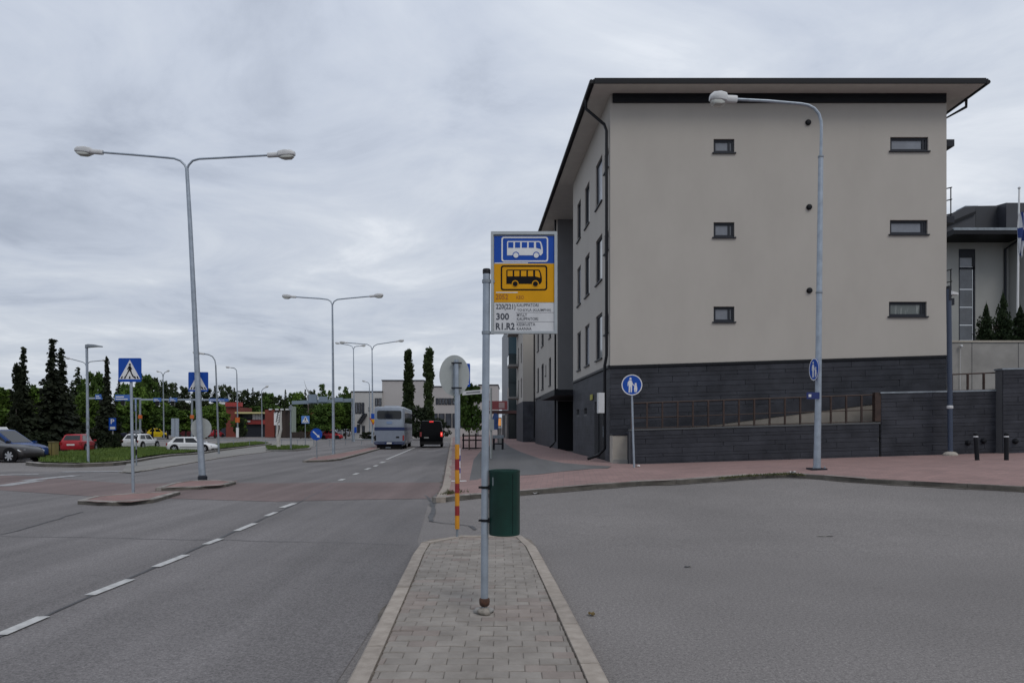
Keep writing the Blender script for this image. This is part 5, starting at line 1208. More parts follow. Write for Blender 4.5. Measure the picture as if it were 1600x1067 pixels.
    for s in (-1, 1):
        q = MB(); q.box((-h2 + L * .30, s * hw * 1.0 - .004, .34 * H), (-h2 + L * .70, s * hw * 1.0 + .012, .37 * H)); q.build('side_trim', M_plast if kind != 'van' else m, r, world=False)
        q = MB(); q.box((h2 - .06, -.4, .26), (h2 - .005, .4, .36)) if s > 0 else None
        if s > 0: q.build('grille', M_plast, r, world=False)
    return r
def at_px(px, py): return G(px, py, 0.012)
def along(a): return R(a)
# heading angle: 0 = towards the right of the picture, 90 = away from the camera
p = at_px(-18, 721); car('car', 'dark grey hatchback waiting at the left edge of the photo', 'car', (-25.8, p.y + .2, gz(-25, p.y)), R(-8), 4.25, 1.76, 1.42, paint('paint_dark_grey', (.026, .024, .024), .1), 'coupe', wheel_r=.33)
bl = car('car', 'blue car with white box on its roof behind the dark grey hatchback', 'car', (-27.35, 39.4, gz(-27, 39)), R(-6), 4.5, 1.82, 1.60, paint('paint_blue', (.012, .045, .17), .2), 'mpv')
q = MB(); q.loft([[(-.1, -.30, 1.59), (.2, -.30, 1.59), (.2, .30, 1.59), (-.1, .30, 1.59)], [(-.03, -.22, 1.74), (.13, -.22, 1.74), (.13, .22, 1.74), (-.03, .22, 1.74)]]); q.build('roof_sign', M_white, bl, world=False)
p = at_px(124, 706.5); car('car', 'red hatchback parked behind the grass verge, seen from behind', 'car', (p.x, p.y, p.z), R(103), 3.7, 1.62, 1.40, paint('paint_red', (.30, .014, .022)), 'hatch')
p = at_px(212, 701.5); car('car', 'white car parked behind the verge, partly hidden by the crossing sign pole', 'car', (p.x, p.y + 1, p.z), R(86), 3.6, 1.66, 1.34, paint('paint_white', (.62, .63, .64)), 'hatch')
p = at_px(302, 706); car('car', 'white five door hatchback seen from the side behind the tall double lamp', 'car', (p.x, p.y, p.z), R(4), 3.55, 1.6, 1.17, paint('paint_white', (.62, .63, .64)), 'hatch', wheel_r=.27)
p = at_px(246, 684); car('car', 'bright yellow car on the far side road beyond the verge', 'car', (p.x, p.y, p.z), R(28), 3.6, 1.7, 1.75, paint('paint_yellow', (.55, .40, .008)), 'hatch', rims=False)
p = at_px(190, 683); car('car', 'silver white car on the far side road left of the largest crossing sign pole', 'car', (p.x - .6, p.y + 4, p.z), R(175), 4.0, 1.75, 1.65, paint('paint_silver', (.40, .42, .44), .3), 'hatch', rims=False)
p = at_px(212, 684); car('car', 'dark navy car on the far side road between the silver and the yellow car', 'car', (p.x, p.y - 3, p.z), R(172), 4.3, 1.75, 1.5, paint('paint_navy', (.012, .014, .03)), 'sedan', rims=False)
p = at_px(289, 683); car('van', 'dark maroon van on the far side road above the white hatchback', 'van', (p.x, p.y, p.z), R(35), 3.6, 1.8, 2.1, paint('paint_maroon', (.06, .010, .014)), 'van', rims=False)
p = at_px(296, 684.5); car('car', 'grey blue car roof showing just above the white hatchback', 'car', (p.x, 92, gz(p.x, 92)), R(5), 3.9, 1.7, 1.42, paint('paint_grey_blue', (.14, .17, .22)), 'sedan', rims=False)
p = at_px(337, 683); car('car', 'small red car seen from behind, right of the grey round sign back', 'car', (p.x, p.y, p.z), R(70), 3.4, 1.65, 1.45, paint('paint_red', (.30, .014, .022)), 'hatch', rims=False)
p = at_px(404, 681); car('car', 'small dark car far away in front of the red wall', 'car', (p.x, p.y, p.z), R(80), 3.8, 1.7, 1.45, paint('paint_navy', (.012, .014, .03)), 'hatch', rims=False)
p = at_px(518, 686.5); car('car', 'red car crossing on the far street behind the median lamp', 'car', (p.x, p.y, p.z), R(0), 3.5, 1.65, 1.55, paint('paint_red', (.30, .014, .022)), 'sedan', rims=False)
for px, lab in ((524, 'pale silver parked car left of two behind the far red car'), (540, 'pale silver parked car right of two behind the far red car')):
    p = at_px(px, 681); car('car', lab, 'car', (p.x, p.y - 4, p.z), R(160), 4.0, 1.7, 1.6, paint('paint_silver', (.40, .42, .44), .3), 'hatch', rims=False)
# ---- coach
RD = math.atan2(1, -0.082)
cw = 47.0 / F * 57.5; cp = Vector((P(608.3, 0, 57.5).x, 57.5, 0)); cp.z = EYE - (703 - HZ) / F * 57.5
coach = thing('coach', 'silver blue coach seen from behind in the left lane by the median', 'bus', cp, RD)
M_cs = paint('paint_coach', (.225, .26, .315), .1); M_csd = paint('paint_coach_side', (.23, .26, .31), .2); M_cb = paint('paint_coach_blue', (.010, .022, .085))
hw, H, L = cw / 2, 68 / F * 57.5, 11.5
def bsec(x, sy, z0, z1, rr=.18):
    o = rrect(-hw * sy, z0, hw * sy, z1, rr, 3); return [(x, y, z) for y, z in o]
q = MB(); q.loft([bsec(0, .93, .55, H - .12), bsec(.06, .985, .42, H - .03), bsec(.5, 1, .32, H), bsec(L - .6, 1, .32, H), bsec(L - .1, .98, .4, H - .1), bsec(L, .9, .5, H - .4)]); q.build('body', M_cs, coach, world=False, smooth=True)
def rear(nm, y0, z0, y1, z1, m, d=.03, par=None, rr=.04):
    k = MB(); o = rrect(y0 * hw, z0 * H, y1 * hw, z1 * H, rr, 3); k.loft([[(.05, y, z) for y, z in o], [(-d, y, z) for y, z in o]]); return k.build(nm, m, par or coach, world=False)
rear('rear_window', -.80, .715, .80, .905, M_glass, .035, rr=.12); rear('blue_stripe', -.985, .455, .985, .525, M_cb, .028); rear('engine_flap', -.86, .20, .86, .435, paint('paint_coach_flap', (.195, .225, .28), .1), .03)
rear('vent_grille', -.66, .275, -.44, .315, M_plast, .045); rear('emblem', -.2, .60, .2, .66, mat('coach_emblem', (.17, .24, .38), .5), .022, rr=.1); rear('bumper', -1.0, .135, 1.0, .185, M_cb, .08); rear('underside', -.82, .02, .82, .13, M_plast, -.05)
rear('number_plate', -.17, .142, .17, .178, M_plate, .09); rear('chrome_strip', -.98, .155, -.3, .168, M_cs, .086); rear('chrome_strip', .3, .155, .98, .168, M_cs, .086); rear('tow_plate', -.1, .05, .25, .065, M_cs, .06, rr=.01)
for s in (-1, 1): rear('tail_light', s * .93 - .055, .22, s * .93 + .055, .34, M_tail if s < 0 else M_plast, .035)
for s in (-1, 1):
    k = MB(); k.box((.4, s * hw - .01, .62 * H), (L - .5, s * hw + .012, .88 * H)); k.build('side_windows', M_glass, coach, world=False)
    k = MB(); k.box((.2, s * hw - .01, .455 * H), (L - .5, s * hw + .010, .525 * H)); k.build('side_stripe', M_cb, coach, world=False)
    k = MB(); k.box((.3, s * hw - .01, .16 * H), (L - .6, s * hw + .008, .44 * H)); k.build('side_panel', M_csd, coach, world=False)
    for x in (2.6, 8.9):
        k = MB(); k.lathe((x, s * (hw - .13), .48), [(.25, -.14), (.48, -.13), (.48, .13), (.25, .14)], 18, 'y'); wv = k.build('wheel', M_tyre, coach, world=False, smooth=True)
        k = MB(); k.lathe((x, s * (hw + .01), .48), [(.27, -.012), (.27, .012)], 14, 'y'); k.build('rim', M_rim, wv, world=False)
    k = MB(); k.tube([(L - .1, s * hw, H * .86), (L + .25, s * (hw + .22), H * .84)], .03, 6); k.box((L + .15, s * (hw + .12) - .06, H * .62), (L + .3, s * (hw + .25) + .06, H * .84)); k.build('mirror', M_plast, coach, world=False)
k = MB(); k.loft([[(2.5, -hw * .6, H - .01), (5, -hw * .6, H - .01), (5, hw * .6, H - .01), (2.5, hw * .6, H - .01)], [(2.7, -hw * .5, H + .13), (4.8, -hw * .5, H + .13), (4.8, hw * .5, H + .13), (2.7, hw * .5, H + .13)]]); k.build('roof_unit', M_cs, coach, world=False)
# ---- black van with lit brake lamps
vp = Vector((P(673.7, 0, 62).x, 62.0, EYE - (698.5 - HZ) / F * 62)); VW, VH, VL = 36.0 / F * 62, 41.5 / F * 62, 5.2
van = thing('van', 'black van with lit red brake lights ahead of the coach in the right lane', 'van', vp, RD)
M_vb = mat('paint_black', (.004, .0045, .006), .4, spec=.12); M_vglass = mat('tinted_glass', (.003, .003, .004), .2, spec=.15); hv = VW / 2
def vsec(x, f, z0, z1, tw): 
    return [(x, y, z) for y, z in ((-hv * f * .94, z0), (-hv * f, z0 + .12), (-hv * f, z1 * .55), (-hv * f * .97, z1 * .62), (-hv * tw, z1 - .10), (-hv * (tw - .1), z1), (hv * (tw - .1), z1), (hv * tw, z1 - .10), (hv * f * .97, z1 * .62), (hv * f, z1 * .55), (hv * f, z0 + .12), (hv * f * .94, z0))]
q = MB(); q.loft([vsec(0, .95, .32, VH * .62, .90), vsec(.05, .99, .25, VH * .985, .84), vsec(.35, 1, .22, VH, .85), vsec(3.3, 1, .22, VH, .85), vsec(4.1, 1, .22, VH * .60, .93), vsec(4.9, .95, .25, VH * .50, .85), vsec(VL, .8, .35, VH * .38, .75)]); q.build('body', M_vb, van, world=False, smooth=True)
def vr(nm, y0, z0, y1, z1, m, d=.02, x=.03, rr=.03):
    k = MB(); o = rrect(y0 * hv, z0 * VH, y1 * hv, z1 * VH, rr, 3); k.loft([[(x + .05, y, z) for y, z in o], [(-d, y, z) for y, z in o]]); return k.build(nm, m, van, world=False)
vr('rear_window', -.74, .60, .74, .90, M_vglass, -.005, rr=.1); vr('rear_bumper', -.98, .10, .98, .22, M_plast, .07); vr('number_plate', .20, .335, .62, .385, mat('dim_plate', (.25, .26, .26), .5), .02); vr('bumper_strip', -.62, .075, .62, .09, M_galvd, .075, rr=.01)
M_brake = mat('lit_brake_lamp', (.5, .02, .02), .3, emit=(1.0, .035, .03, .55)); M_brakeh = mat('brake_lamp_core', (.6, .1, .08), .3, emit=(1.0, .22, .16, 1.5))
vr('brake_light', -.985, .40, -.80, .57, M_brake, .012); vr('brake_light_core', -.93, .46, -.85, .53, M_brakeh, .02, rr=.01); vr('tail_light', .82, .40, .985, .57, M_tail, .012); vr('high_brake_light', -.20, .935, .16, .985, M_brake, -.01, rr=.01)
for s in (-1, 1):
    for x in (1.0, 4.2):
        k = MB(); k.lathe((x, s * (hv - .11), .35), [(.2, -.11), (.35, -.1), (.35, .1), (.2, .11)], 16, 'y'); wv = k.build('wheel', M_tyre, van, world=False, smooth=True)
        k = MB(); k.lathe((x, s * (hv + .005), .35), [(.2, -.01), (.2, .01)], 12, 'y'); k.build('rim', M_rim, wv, world=False)
    k = MB(); k.box((.5, s * hv * .93 - .03, VH * .62), (3.4, s * hv * .93 + .03, VH * .86)); k.build('side_window', M_glass, van, world=False)
    k = MB(); k.box((3.7, s * (hv + .02) - .1, VH * .52), (3.85, s * (hv + .1) + .1, VH * .62)); k.build('mirror', M_vb, van, world=False)

# ------------------------------------------------------------------ far street: gantries, red shops, signs
def gantry(label, post_px, Yg, zt_px, x0, x1, signs, lights, base_py):
    r = thing('sign_gantry', label, 'sign gantry', P(post_px, base_py, Yg))
    q = MB(); q.tube([P(post_px, base_py, Yg), P(post_px, zt_px, Yg)], .14, 8); q.build('post', M_galvd, r)
    q = MB(); a, b = P(x0, zt_px, Yg), P(x1, zt_px + .6, Yg); q.obox(a - V * .12, b - a, V * .24, Vector((0, .2, 0))); q.build('beam', M_galv, r)
    for sx0, sx1, sy0, sy1 in signs:
        q = MB(); a = P(sx0, sy1, Yg - .1); q.obox(a, Vector(((sx1 - sx0) / F * Yg, 0, 0)), V * ((sy1 - sy0) / F * Yg), Vector((0, -.06, 0))); s_ = q.build('road_sign', mat('gantry_sign_blue', (.035, .11, .36), .4), r)
        q = MB(); a = P(sx0 + .8, sy1 - .8, Yg - .165); wd = (sx1 - sx0 - 1.6) / F * Yg; hh = (sy1 - sy0 - 1.6) / F * Yg
        for k in range(2): q.obox(a + V * hh * (.12 + .45 * k), Vector((wd * (.8 - .25 * k), 0, 0)), V * hh * .2, Vector((0, -.01, 0)))
        o = q.build('sign_text_line', M_white, s_); o['kind'] = 'stuff'
    for lx, ly in lights:
        q = MB(); a = P(lx, ly, Yg - .1); q.box((a.x - .22, a.y - .15, a.z - .3), (a.x + .22, a.y + .1, a.z + .3)); l_ = q.build('traffic_light', M_plast, r)
        q = MB(); ring_prism(q, rrect(-.27, -.35, .27, .35, .05, 2), rrect(-.2, -.28, .2, .28, .04, 2), a + Vector((0, .12, 0)), U, V, NN, .02); q.build('backplate', M_signback, l_)
    q = MB(); q.lathe(P(post_px, base_py - 33, Yg), [(.17, 0), (.28, .02), (.28, .5), (.17, .52)], 8); q.build('orange_marker', mat('orange_marker', (.45, .10, .01), .6), r)
    return r
gantry('overhead beam with blue road signs on the post left of the yellow car', 219, 104, 622, 139, 219.5, [(149, 160, 616, 624), (180, 205, 616.5, 626)], [(192, 629), (158, 627.5)], 687)
gantry('overhead beam with blue road signs on the post above the white hatchback', 300, 103, 624, 219.5, 358, [(240, 252, 621.5, 627.5), (265, 277, 621.5, 627.5), (327, 357, 622.5, 627)], [(246, 630), (270, 630)], 687)
gr = thing('sign_gantry', 'grey overhead gantry with blank sign backs beside the coach', 'sign gantry', P(551, 690, 93))
q = MB(); a, b = P(456, 630.5, 93), P(551, 626.5, 93); q.obox(a - V * .1, b - a, V * .45, Vector((0, .25, 0))); q.build('beam', mat('gantry_grey', (.17, .22, .27), .6), gr)
q = MB(); q.tube([P(551, 690, 93), P(551, 625, 93)], .13, 8); q.build('post', M_galvd, gr)
for x0, x1, y0, y1 in ((482, 495, 616, 629), (497.5, 512, 619.5, 628), (521, 536, 621, 627.5)):
    q = MB(); a = P(x0, y1, 92.8); q.obox(a, Vector(((x1 - x0) / F * 92.8, 0, 0)), V * ((y1 - y0) / F * 92.8), Vector((0, -.06, 0))); s_ = q.build('sign_back', mat('sign_back_blue_grey', (.17, .22, .28), .6, var=.06, scale=1), gr)
sp = thing('signpost', 'pale green edge on sign on a dark post left of the far crossing sign', 'road sign', P(454.5, 702, 57))
pole_px(sp, [(454.5, 702.5), (454.5, 632)], 57, .07, M_galvd); q = MB(); a = P(455.5, 675, 56.9); q.obox(a, Vector((.16, .5, 0)), V * (40 / F * 57), Vector((.05, -.02, 0))); q.build('sign_plate', mat('pale_green_plate', (.26, .31, .27), .6), sp)
q = MB(); q.lathe(P(454.5, 641, 57), [(.05, 0), (.16, .02), (.16, .32), (.05, .34)], 8); q.build('signal_box', M_galvd, sp)
for px, lab, bot, col in ((371, 'orange and white banded foot marker on the far lamp by the red building', 683, 1),):
    o_ = thing('marker_post', lab, 'marker', P(px, 683, 116)); pole_px(o_, [(px, 683), (px, 668)], 116, .22, M_white, 'white_band', 8); pole_px(o_, [(px, 660), (px, 652)], 116, .36, MATS['orange_marker'], 'orange_band', 8)
b = P(175.5, 694, 62); pk = thing('parking_sign', 'blue parking sign with white P in front of the thin spruce', 'road sign', b)
pole_px(pk, [(176.5, 695), (176.2, 672)], 62, .05, M_conc); q = MB(); a = P(170.5, 672, 61.9); q.obox(a, Vector((11 / F * 62, 0, 0)), V * (19 / F * 62), Vector((0, -.04, 0))); p_ = q.build('sign_plate', M_blue, pk)
text_on('P', P(173, 662.2, 61.855), U, NN, 7.6 / F * 62, 5.6 / F * 62, M_white, p_, 'letter', .01)
q = MB(); a = P(172, 670.5, 61.855); q.obox(a, Vector((8 / F * 62, 0, 0)), V * (4 / F * 62), Vector((0, -.01, 0))); q.build('white_panel', M_white, p_)
yw = thing('give_way_sign', 'red and yellow triangle road sign below a small blue one, left of the coach', 'road sign', P(583, 664, 78.7))
q = MB(); c = P(583.2, 658, 78.6); s_ = 6.2 / F * 78; q.prism([(-s_, s_ * .8), (s_, s_ * .8), (0, -s_)], c, U, V, NN, .02); t_ = q.build('red_triangle', M_red, yw); q = MB(); q.prism([(-s_ * .6, s_ * .55), (s_ * .6, s_ * .55), (0, -s_ * .6)], c + NN * .0205, U, V, NN, .01); q.build('yellow_centre', M_yellow, t_)
q = MB(); a = P(579.8, 655, 78.6); q.obox(a, Vector((6 / F * 78, 0, 0)), V * (9 / F * 78), Vector((0, -.03, 0))); q.build('blue_plate', M_blue, yw)
b = P(556, 676, 92); s5 = thing('road_sign', 'small blue sign low on the lamp left of the coach', 'road sign', b); q = MB(); a = P(553.6, 676, 91.7); q.obox(a, Vector((3.6 / F * 92, 0, 0)), V * (9 / F * 92), Vector((0, -.04, 0))); q.build('sign_plate', M_blue, s5)
b = G(83, 713, .13); Y = b.y; eb = thing('utility_cabinet', 'small mustard yellow cabinet on the verge right of the blue car', 'cabinet', b)
q = MB(); q.box((P(79, 0, Y).x, Y - .2, b.z - .1), (P(88.5, 0, Y).x, Y + .2, P(0, 691, Y).z)); q.build('body', mat('mustard_paint', (.17, .14, .045), .7, var=.1, scale=2), eb, bevel=.02)
q = MB(); q.box((P(78.6, 0, Y).x, Y - .24, P(0, 691, Y).z + .002), (P(88.9, 0, Y).x, Y + .22, P(0, 689.6, Y).z)); q.build('lid', mat('mustard_lid', (.14, .12, .05), .7), eb)
q = MB(); q.box((P(84, 0, Y).x, Y - .215, b.z), (P(84.4, 0, Y).x, Y - .203, P(0, 692, Y).z)); q.build('door_seam', M_plast, eb)
b = G(74, 714, .02); bm = bmesh.new(); bmesh.ops.create_icosphere(bm, subdivisions=2, radius=.26)
for v in bm.verts: v.co *= 1 + .2 * noise.noise(v.co * 6); v.co.z *= .8
me = bpy.data.meshes.new('boulder'); bm.to_mesh(me); bm.free(); me.shade_smooth(); bo = mesh_obj('boulder', me, M_conc); bo.location = b + V * .1; tag(bo, 'pale grey boulder between the blue car and the mustard cabinet', 'boulder')
b = P(271, 682, 118); kk = thing('info_board', 'upright pale grey board on the far side road beside the maroon van', 'sign', b); q = MB(); q.box((P(267.5, 0, 118).x, 118, b.z), (P(279, 0, 118).x, 118.2, P(0, 653.5, 118).z)); q.build('board', M_galv, kk)
q = MB(); q.box((P(272.8, 0, 118).x, 117.95, b.z), (P(273.6, 0, 118).x, 117.998, P(0, 653.5, 118).z)); q.build('board_joint', M_galvd, kk)
# red shop
Yq = 150.0
def qb(nm, par, x0, x1, y0, y1, m, Y=Yq, d=8, zlow=None):
    k = MB(); k.box((P(x0, 0, Y).x, Y, zlow if zlow is not None else P(0, y1, Y).z), (P(x1, 0, Y).x, Y + d, P(0, y0, Y).z)); return k.build(nm, m, par)
M_rb = mat('red_brown_board', (.17, .036, .025), .8, var=.12, scale=.5, coord='World'); M_rr = mat('bright_red_board', (.30, .035, .03), .6)
rs_ = thing('shop_building', 'red brown shop with red roof sign and yellow edged canopy beyond the side road', 'building', (P(390, 0, Yq).x, Yq, 0))
qb('tower', rs_, 353, 372, 636, 684, M_rb, Yq - 1); qb('tower_side', rs_, 344, 352.8, 634, 684, mat('blue_black_board', (.02, .03, .05), .6), Yq - .5)
rsg = qb('roof_sign', rs_, 352, 376, 628.5, 635, M_rr, Yq - 1.6, 1.2); qb('sign_end', rsg, 342, 351.6, 628, 631.5, M_white, Yq - 1.6, 1)
qb('shop_wall', rs_, 372, 416, 646, 684, M_dark); qb('canopy', rs_, 367, 410, 643.5, 646, mat('pale_yellow_edge', (.50, .46, .22), .6), Yq - 2.2, 3)
qb('shop_window', rs_, 382, 394, 647, 654.5, M_pane, Yq - .2, .15); qb('white_panel', rs_, 394.5, 409, 646.5, 655.5, M_white, Yq - .3, .2); qb('red_band', rs_, 382, 416, 656, 662.5, M_rr, Yq - .6, .5); qb('shop_name', rs_, 384, 391, 657, 659.3, M_white, Yq - .75, .1)
for i in range(3): qb('panel_bar', rs_, 399 + i * 4, 399.5 + i * 4, 646.5, 655.5, M_galv, Yq - .36, .05)
br = thing('shop_building', 'low dark brown building with red end wall right of the red shop', 'building', (P(450, 0, 140).x, 140, 0)); Yb = 138.0
qb('red_wall', br, 414, 428, 640, 683, M_rb, Yb); qb('brown_wall', br, 428.3, 497, 641, 683, mat('dark_brown_board', (.035, .026, .022), .85, var=.3, scale=.6, coord='World', stretch=(3, 1, .15)), Yb + .5)
for x in (420, 430, 438, 446): qb('roof_light', br, x, x + 4, 638.3, 640.6, M_lampw, Yb - .3, .6)
pn = thing('poster_panel', 'white poster panel with dark leaf pattern standing before the brown building', 'panel', P(432.5, 684, 128)); Yp = 128
qb('panel', pn, 428, 437, 644, 664, M_white, Yp, .2); qb('leg', pn, 431, 433, 664, 684, M_galvd, Yp, .2)
k = MB()
for i in range(9): x = 428.5 + (i * 3.7) % 8; y = 646 + i * 1.9; a = P(x, y, Yp - .03); k.poly([a, a + Vector((.16, 0, .06)), a + Vector((.5, 0, .5)), a + Vector((.2, 0, .4))])
o = k.build('dark_leaf_pattern', M_plast, pn); o['kind'] = 'stuff'
fn = thing('metal_fence', 'long low metal railing along the far side street', 'fence', P(430, 694, 74)); a, b = P(240, 688.5, 74), P(590, 686.0, 74)
for dz in (0, ):
    q = MB(); q.tube([a, b], .03, 5); q.build('rail', M_galvd, fn)
for i in range(15):
    p = a.lerp(b, i / 14); q = MB(); q.tube([(p.x, p.y, gz(p.x, p.y)), p], .025, 5); q.build('post', M_galvd, fn)
# flag on the terrace pole
fl = thing('flagpole', 'white flagpole on the terrace at the right edge of the photo', 'flagpole', (P(1589, 0, 42).x, 42, 6.1))
q = MB(); q.tube([P(1589, 560, 42), P(1592.5, 296, 42)], [.07, .045], 10); q.build('pole', M_white, fl, smooth=True); q = MB(); q.lathe(P(1592.5, 296, 42), [(.03, 0), (.075, .05), (.075, .1), (.02, .15)], 10); q.build('finial', M_lampw, fl)
def cloth(name, pts_fn, nu, nv, m, par):
    me = bpy.data.meshes.new(name); vs_ = [pts_fn(i / nu, j / nv) for j in range(nv + 1) for i in range(nu + 1)]
    me.from_pydata(vs_, [], [(j * (nu + 1) + i, j * (nu + 1) + i + 1, (j + 1) * (nu + 1) + i + 1, (j + 1) * (nu + 1) + i) for j in range(nv) for i in range(nu)]); me.update(); me.shade_smooth(); return mesh_obj(name, me, m, par, recalc=False)
fg = thing('flag', 'white flag with dark blue cross hanging limp on the white flagpole', 'flag', P(1592, 395, 41.9))
off = P(1592, 395, 41.9)
def fp(u, v): t = P(1591.5, 332 + v * 62, 41.9) - off; return (t.x + u * (.32 + .14 * math.sin(v * 5)) , t.y + .12 * math.sin(u * 9 + v * 4), t.z - .35 * u * v)
cloth('cloth', fp, 12, 14, mat('flag_white', (.5, .52, .56), .85), fg)
def fp2(u, v): x, y, z = fp(.34 + u * .3, v); return (x, y - .012, z)
cloth('blue_cross_upright', fp2, 6, 14, mat('flag_blue', (.012, .035, .16), .85), fg)
def fp3(u, v): x, y, z = fp(u, .38 + v * .26); return (x, y - .018, z)
cloth('blue_cross_bar', fp3, 12, 6, MATS['flag_blue'], fg)
# ------------------------------------------------------------------ trees and shrubs
def leafmat(name, c1, c2, scale=.5, rnd=.22):
    return mat(name, c1, .8, col2=c2, scale=scale, coord='Object', rnd=rnd, spec=.2, lo=.3, hi=.7)
L_mid = leafmat('leaf_mid_green', (.030, .064, .012), (.066, .110, .022)); L_bright = leafmat('leaf_spring_green', (.046, .092, .012), (.090, .145, .024)); L_dark = leafmat('needle_dark_green', (.010, .019, .008), (.025, .035, .013))
L_spruce = leafmat('spruce_needle', (.007, .012, .006), (.018, .023, .010)); L_pine = leafmat('pine_needle', (.028, .044, .018), (.052, .070, .030)); L_poplar = leafmat('poplar_leaf', (.020, .036, .014), (.046, .066, .022)); L_cyp = leafmat('cypress_leaf', (.010, .020, .010), (.026, .042, .016), 2.0)
L_rusty = leafmat('rusty_shrub_leaf', (.10, .045, .012), (.16, .075, .02))
M_bark = mat('bark', (.07, .058, .048), .9, col2=(.12, .10, .085), scale=8); M_birch = mat('birch_bark', (.42, .41, .39), .85, col2=(.09, .085, .08), scale=5, stretch=(1, 1, 3.0), lo=.58, hi=.72)
def leaf_mesh(name, pts, m):
    """pts: (position, direction, size): one leaf tuft of two triangles folded along its rib"""
    v, f = [], []
    for p, d, s in pts:
        d = d.normalized(); a = d.orthogonal().normalized(); a = (Matrix.Rotation(random.uniform(0, 6.28), 3, d) @ a); i = len(v)
        v += [p - d * s * .5, p + a * s * .42 + d * .05 * s, p + d * s * .6, p - a * s * .42 + d.cross(a) * s * .15]; f += [(i, i + 1, i + 2), (i, i + 2, i + 3)]
    me = bpy.data.meshes.new(name); me.from_pydata([tuple(q) for q in v], [], f); me.update(); me.materials.append(m); return me
def rv(rnd): 
    while True:
        q = Vector((rnd.uniform(-1, 1), rnd.uniform(-1, 1), rnd.uniform(-1, 1)))
        if .05 < q.length < 1: return q.normalized()
def broadleaf(seed, m, H=10.0, Rr=3.6, base=.22, n=70, k=52, ls=.42, shape=1.0):
    rnd = random.Random(seed); pts = []; lo = H * base; lobes = [Vector((rnd.gauss(0, .42) * Rr, rnd.gauss(0, .42) * Rr, lo + (H - lo) * rnd.uniform(.15, .92))) for _ in range(n)]
    for c in lobes:
        t = (c.z - lo) / (H - lo); lim = Rr * (math.sin(math.pi * min(1, max(.08, t * .86 + .12))) ** .7) * shape; h = Vector((c.x, c.y, 0))
        if h.length > lim: h = h.normalized() * lim * rnd.uniform(.8, 1); c = Vector((h.x, h.y, c.z))
        r = rnd.uniform(.35, .85) * Rr * .36
        for _ in range(k):
            d = rv(rnd); p = c + Vector((d.x, d.y, d.z * .75)) * r * rnd.uniform(.45, 1.05); pts.append((p, (d + rv(rnd) * .8), ls * rnd.uniform(.6, 1.3)))
    return leaf_mesh('crown', pts, m)
def trunk_mesh(H, r, m, limbs=7, seed=1, top=.75):
    rnd = random.Random(seed); mb = MB(); mb.tube([(0, 0, -.2), (rnd.uniform(-.1, .1), rnd.uniform(-.1, .1), H * .3), (rnd.uniform(-.2, .2), rnd.uniform(-.2, .2), H * top)], [r * 1.2, r * .8, r * .25], 7)
    for _ in range(limbs):
        z = H * rnd.uniform(.25, .65); a = rnd.uniform(0, 6.28); l = H * rnd.uniform(.10, .2); mb.tube([(0, 0, z), (math.cos(a) * l * .6, math.sin(a) * l * .6, z + l * .5), (math.cos(a) * l, math.sin(a) * l, z + l * 1.0)], [r * .4, r * .22, r * .06], 5)
    me = bpy.data.meshes.new('trunk'); me.from_pydata([tuple(q) for q in mb.v], [], mb.f); me.update(); me.materials.append(m); me.shade_smooth(); return me
def spruce_mesh(seed, m, H=12.0, Rr=2.4, base=.03, power=1.0, levels=34, droop=.35, tip=.08, lsz=1.0):
    rnd = random.Random(seed); pts = []; z = H * base
    for L in range(levels):
        t = L / (levels - 1); z = H * (base + (1 - base) * t ** .92); rr = (Rr * (1 - t) ** power + tip) * rnd.uniform(.90, 1.08); nb = max(4, int(13 * (1 - t) + 4))
        for b in range(nb):
            a = rnd.uniform(0, 6.28); ln = rr * rnd.uniform(.65, 1.12); d = Vector((math.cos(a), math.sin(a), -droop * rnd.uniform(.3, 1.3)))
            k = max(3, int(ln / .16))
            for j in range(k):
                u = (j + rnd.random()) / k; p = Vector((0, 0, z)) + d * ln * u + Vector((rnd.gauss(0, .06), rnd.gauss(0, .06), rnd.gauss(0, .05) + .12 * u * u * ln)); pts.append((p, d + rv(rnd) * .55 + Vector((0, 0, -.4)), rnd.uniform(.22, .42) * lsz * (.6 + .5 * (1 - t))))
    for j in range(26): pts.append((Vector((rnd.gauss(0, .04), rnd.gauss(0, .04), H * (.93 + .08 * j / 26))), Vector((rnd.gauss(0, .4), rnd.gauss(0, .4), 1)), .22))
    return leaf_mesh('crown', pts, m)
def column_mesh(seed, m, H, Rr, n=90, k=46, ls=.3, base=.08, fork=False):
    rnd = random.Random(seed); pts = []
    for i in range(n):
        t = rnd.random(); z = H * (base + (1 - base) * t * .985); lim = Rr * (.62 + .42 * math.sin(math.pi * min(1, t * .9 + .15))) * (1 - .55 * max(0, t - .5) / .5) * rnd.uniform(.6, 1.12); a = rnd.uniform(0, 6.28); rad = lim * rnd.uniform(.15, .75); c = Vector((math.cos(a) * rad, math.sin(a) * rad, z)); r = rnd.uniform(.3, .5) * Rr
        if fork and t > .62: c.x += (Rr * .22 if rnd.random() < .6 else -Rr * .28)
        for _ in range(k):
            d = rv(rnd); p = c + Vector((d.x, d.y, d.z * 1.4)) * r * rnd.uniform(.4, 1); pts.append((p, d + Vector((0, 0, 1.1)), ls * rnd.uniform(.6, 1.3)))
    return leaf_mesh('crown', pts, m)
def tree(name, label, cat, loc, crown, trunk, s=(1, 1, 1), rz=0, group=None):
    r = thing(name, label, cat, loc, rz, group); c = bpy.data.objects.new('crown', crown); COL.objects.link(c); c.parent = r; c.scale = s
    if trunk: t = bpy.data.objects.new('trunk', trunk); COL.objects.link(t); t.parent = r; t.scale = s
    return r
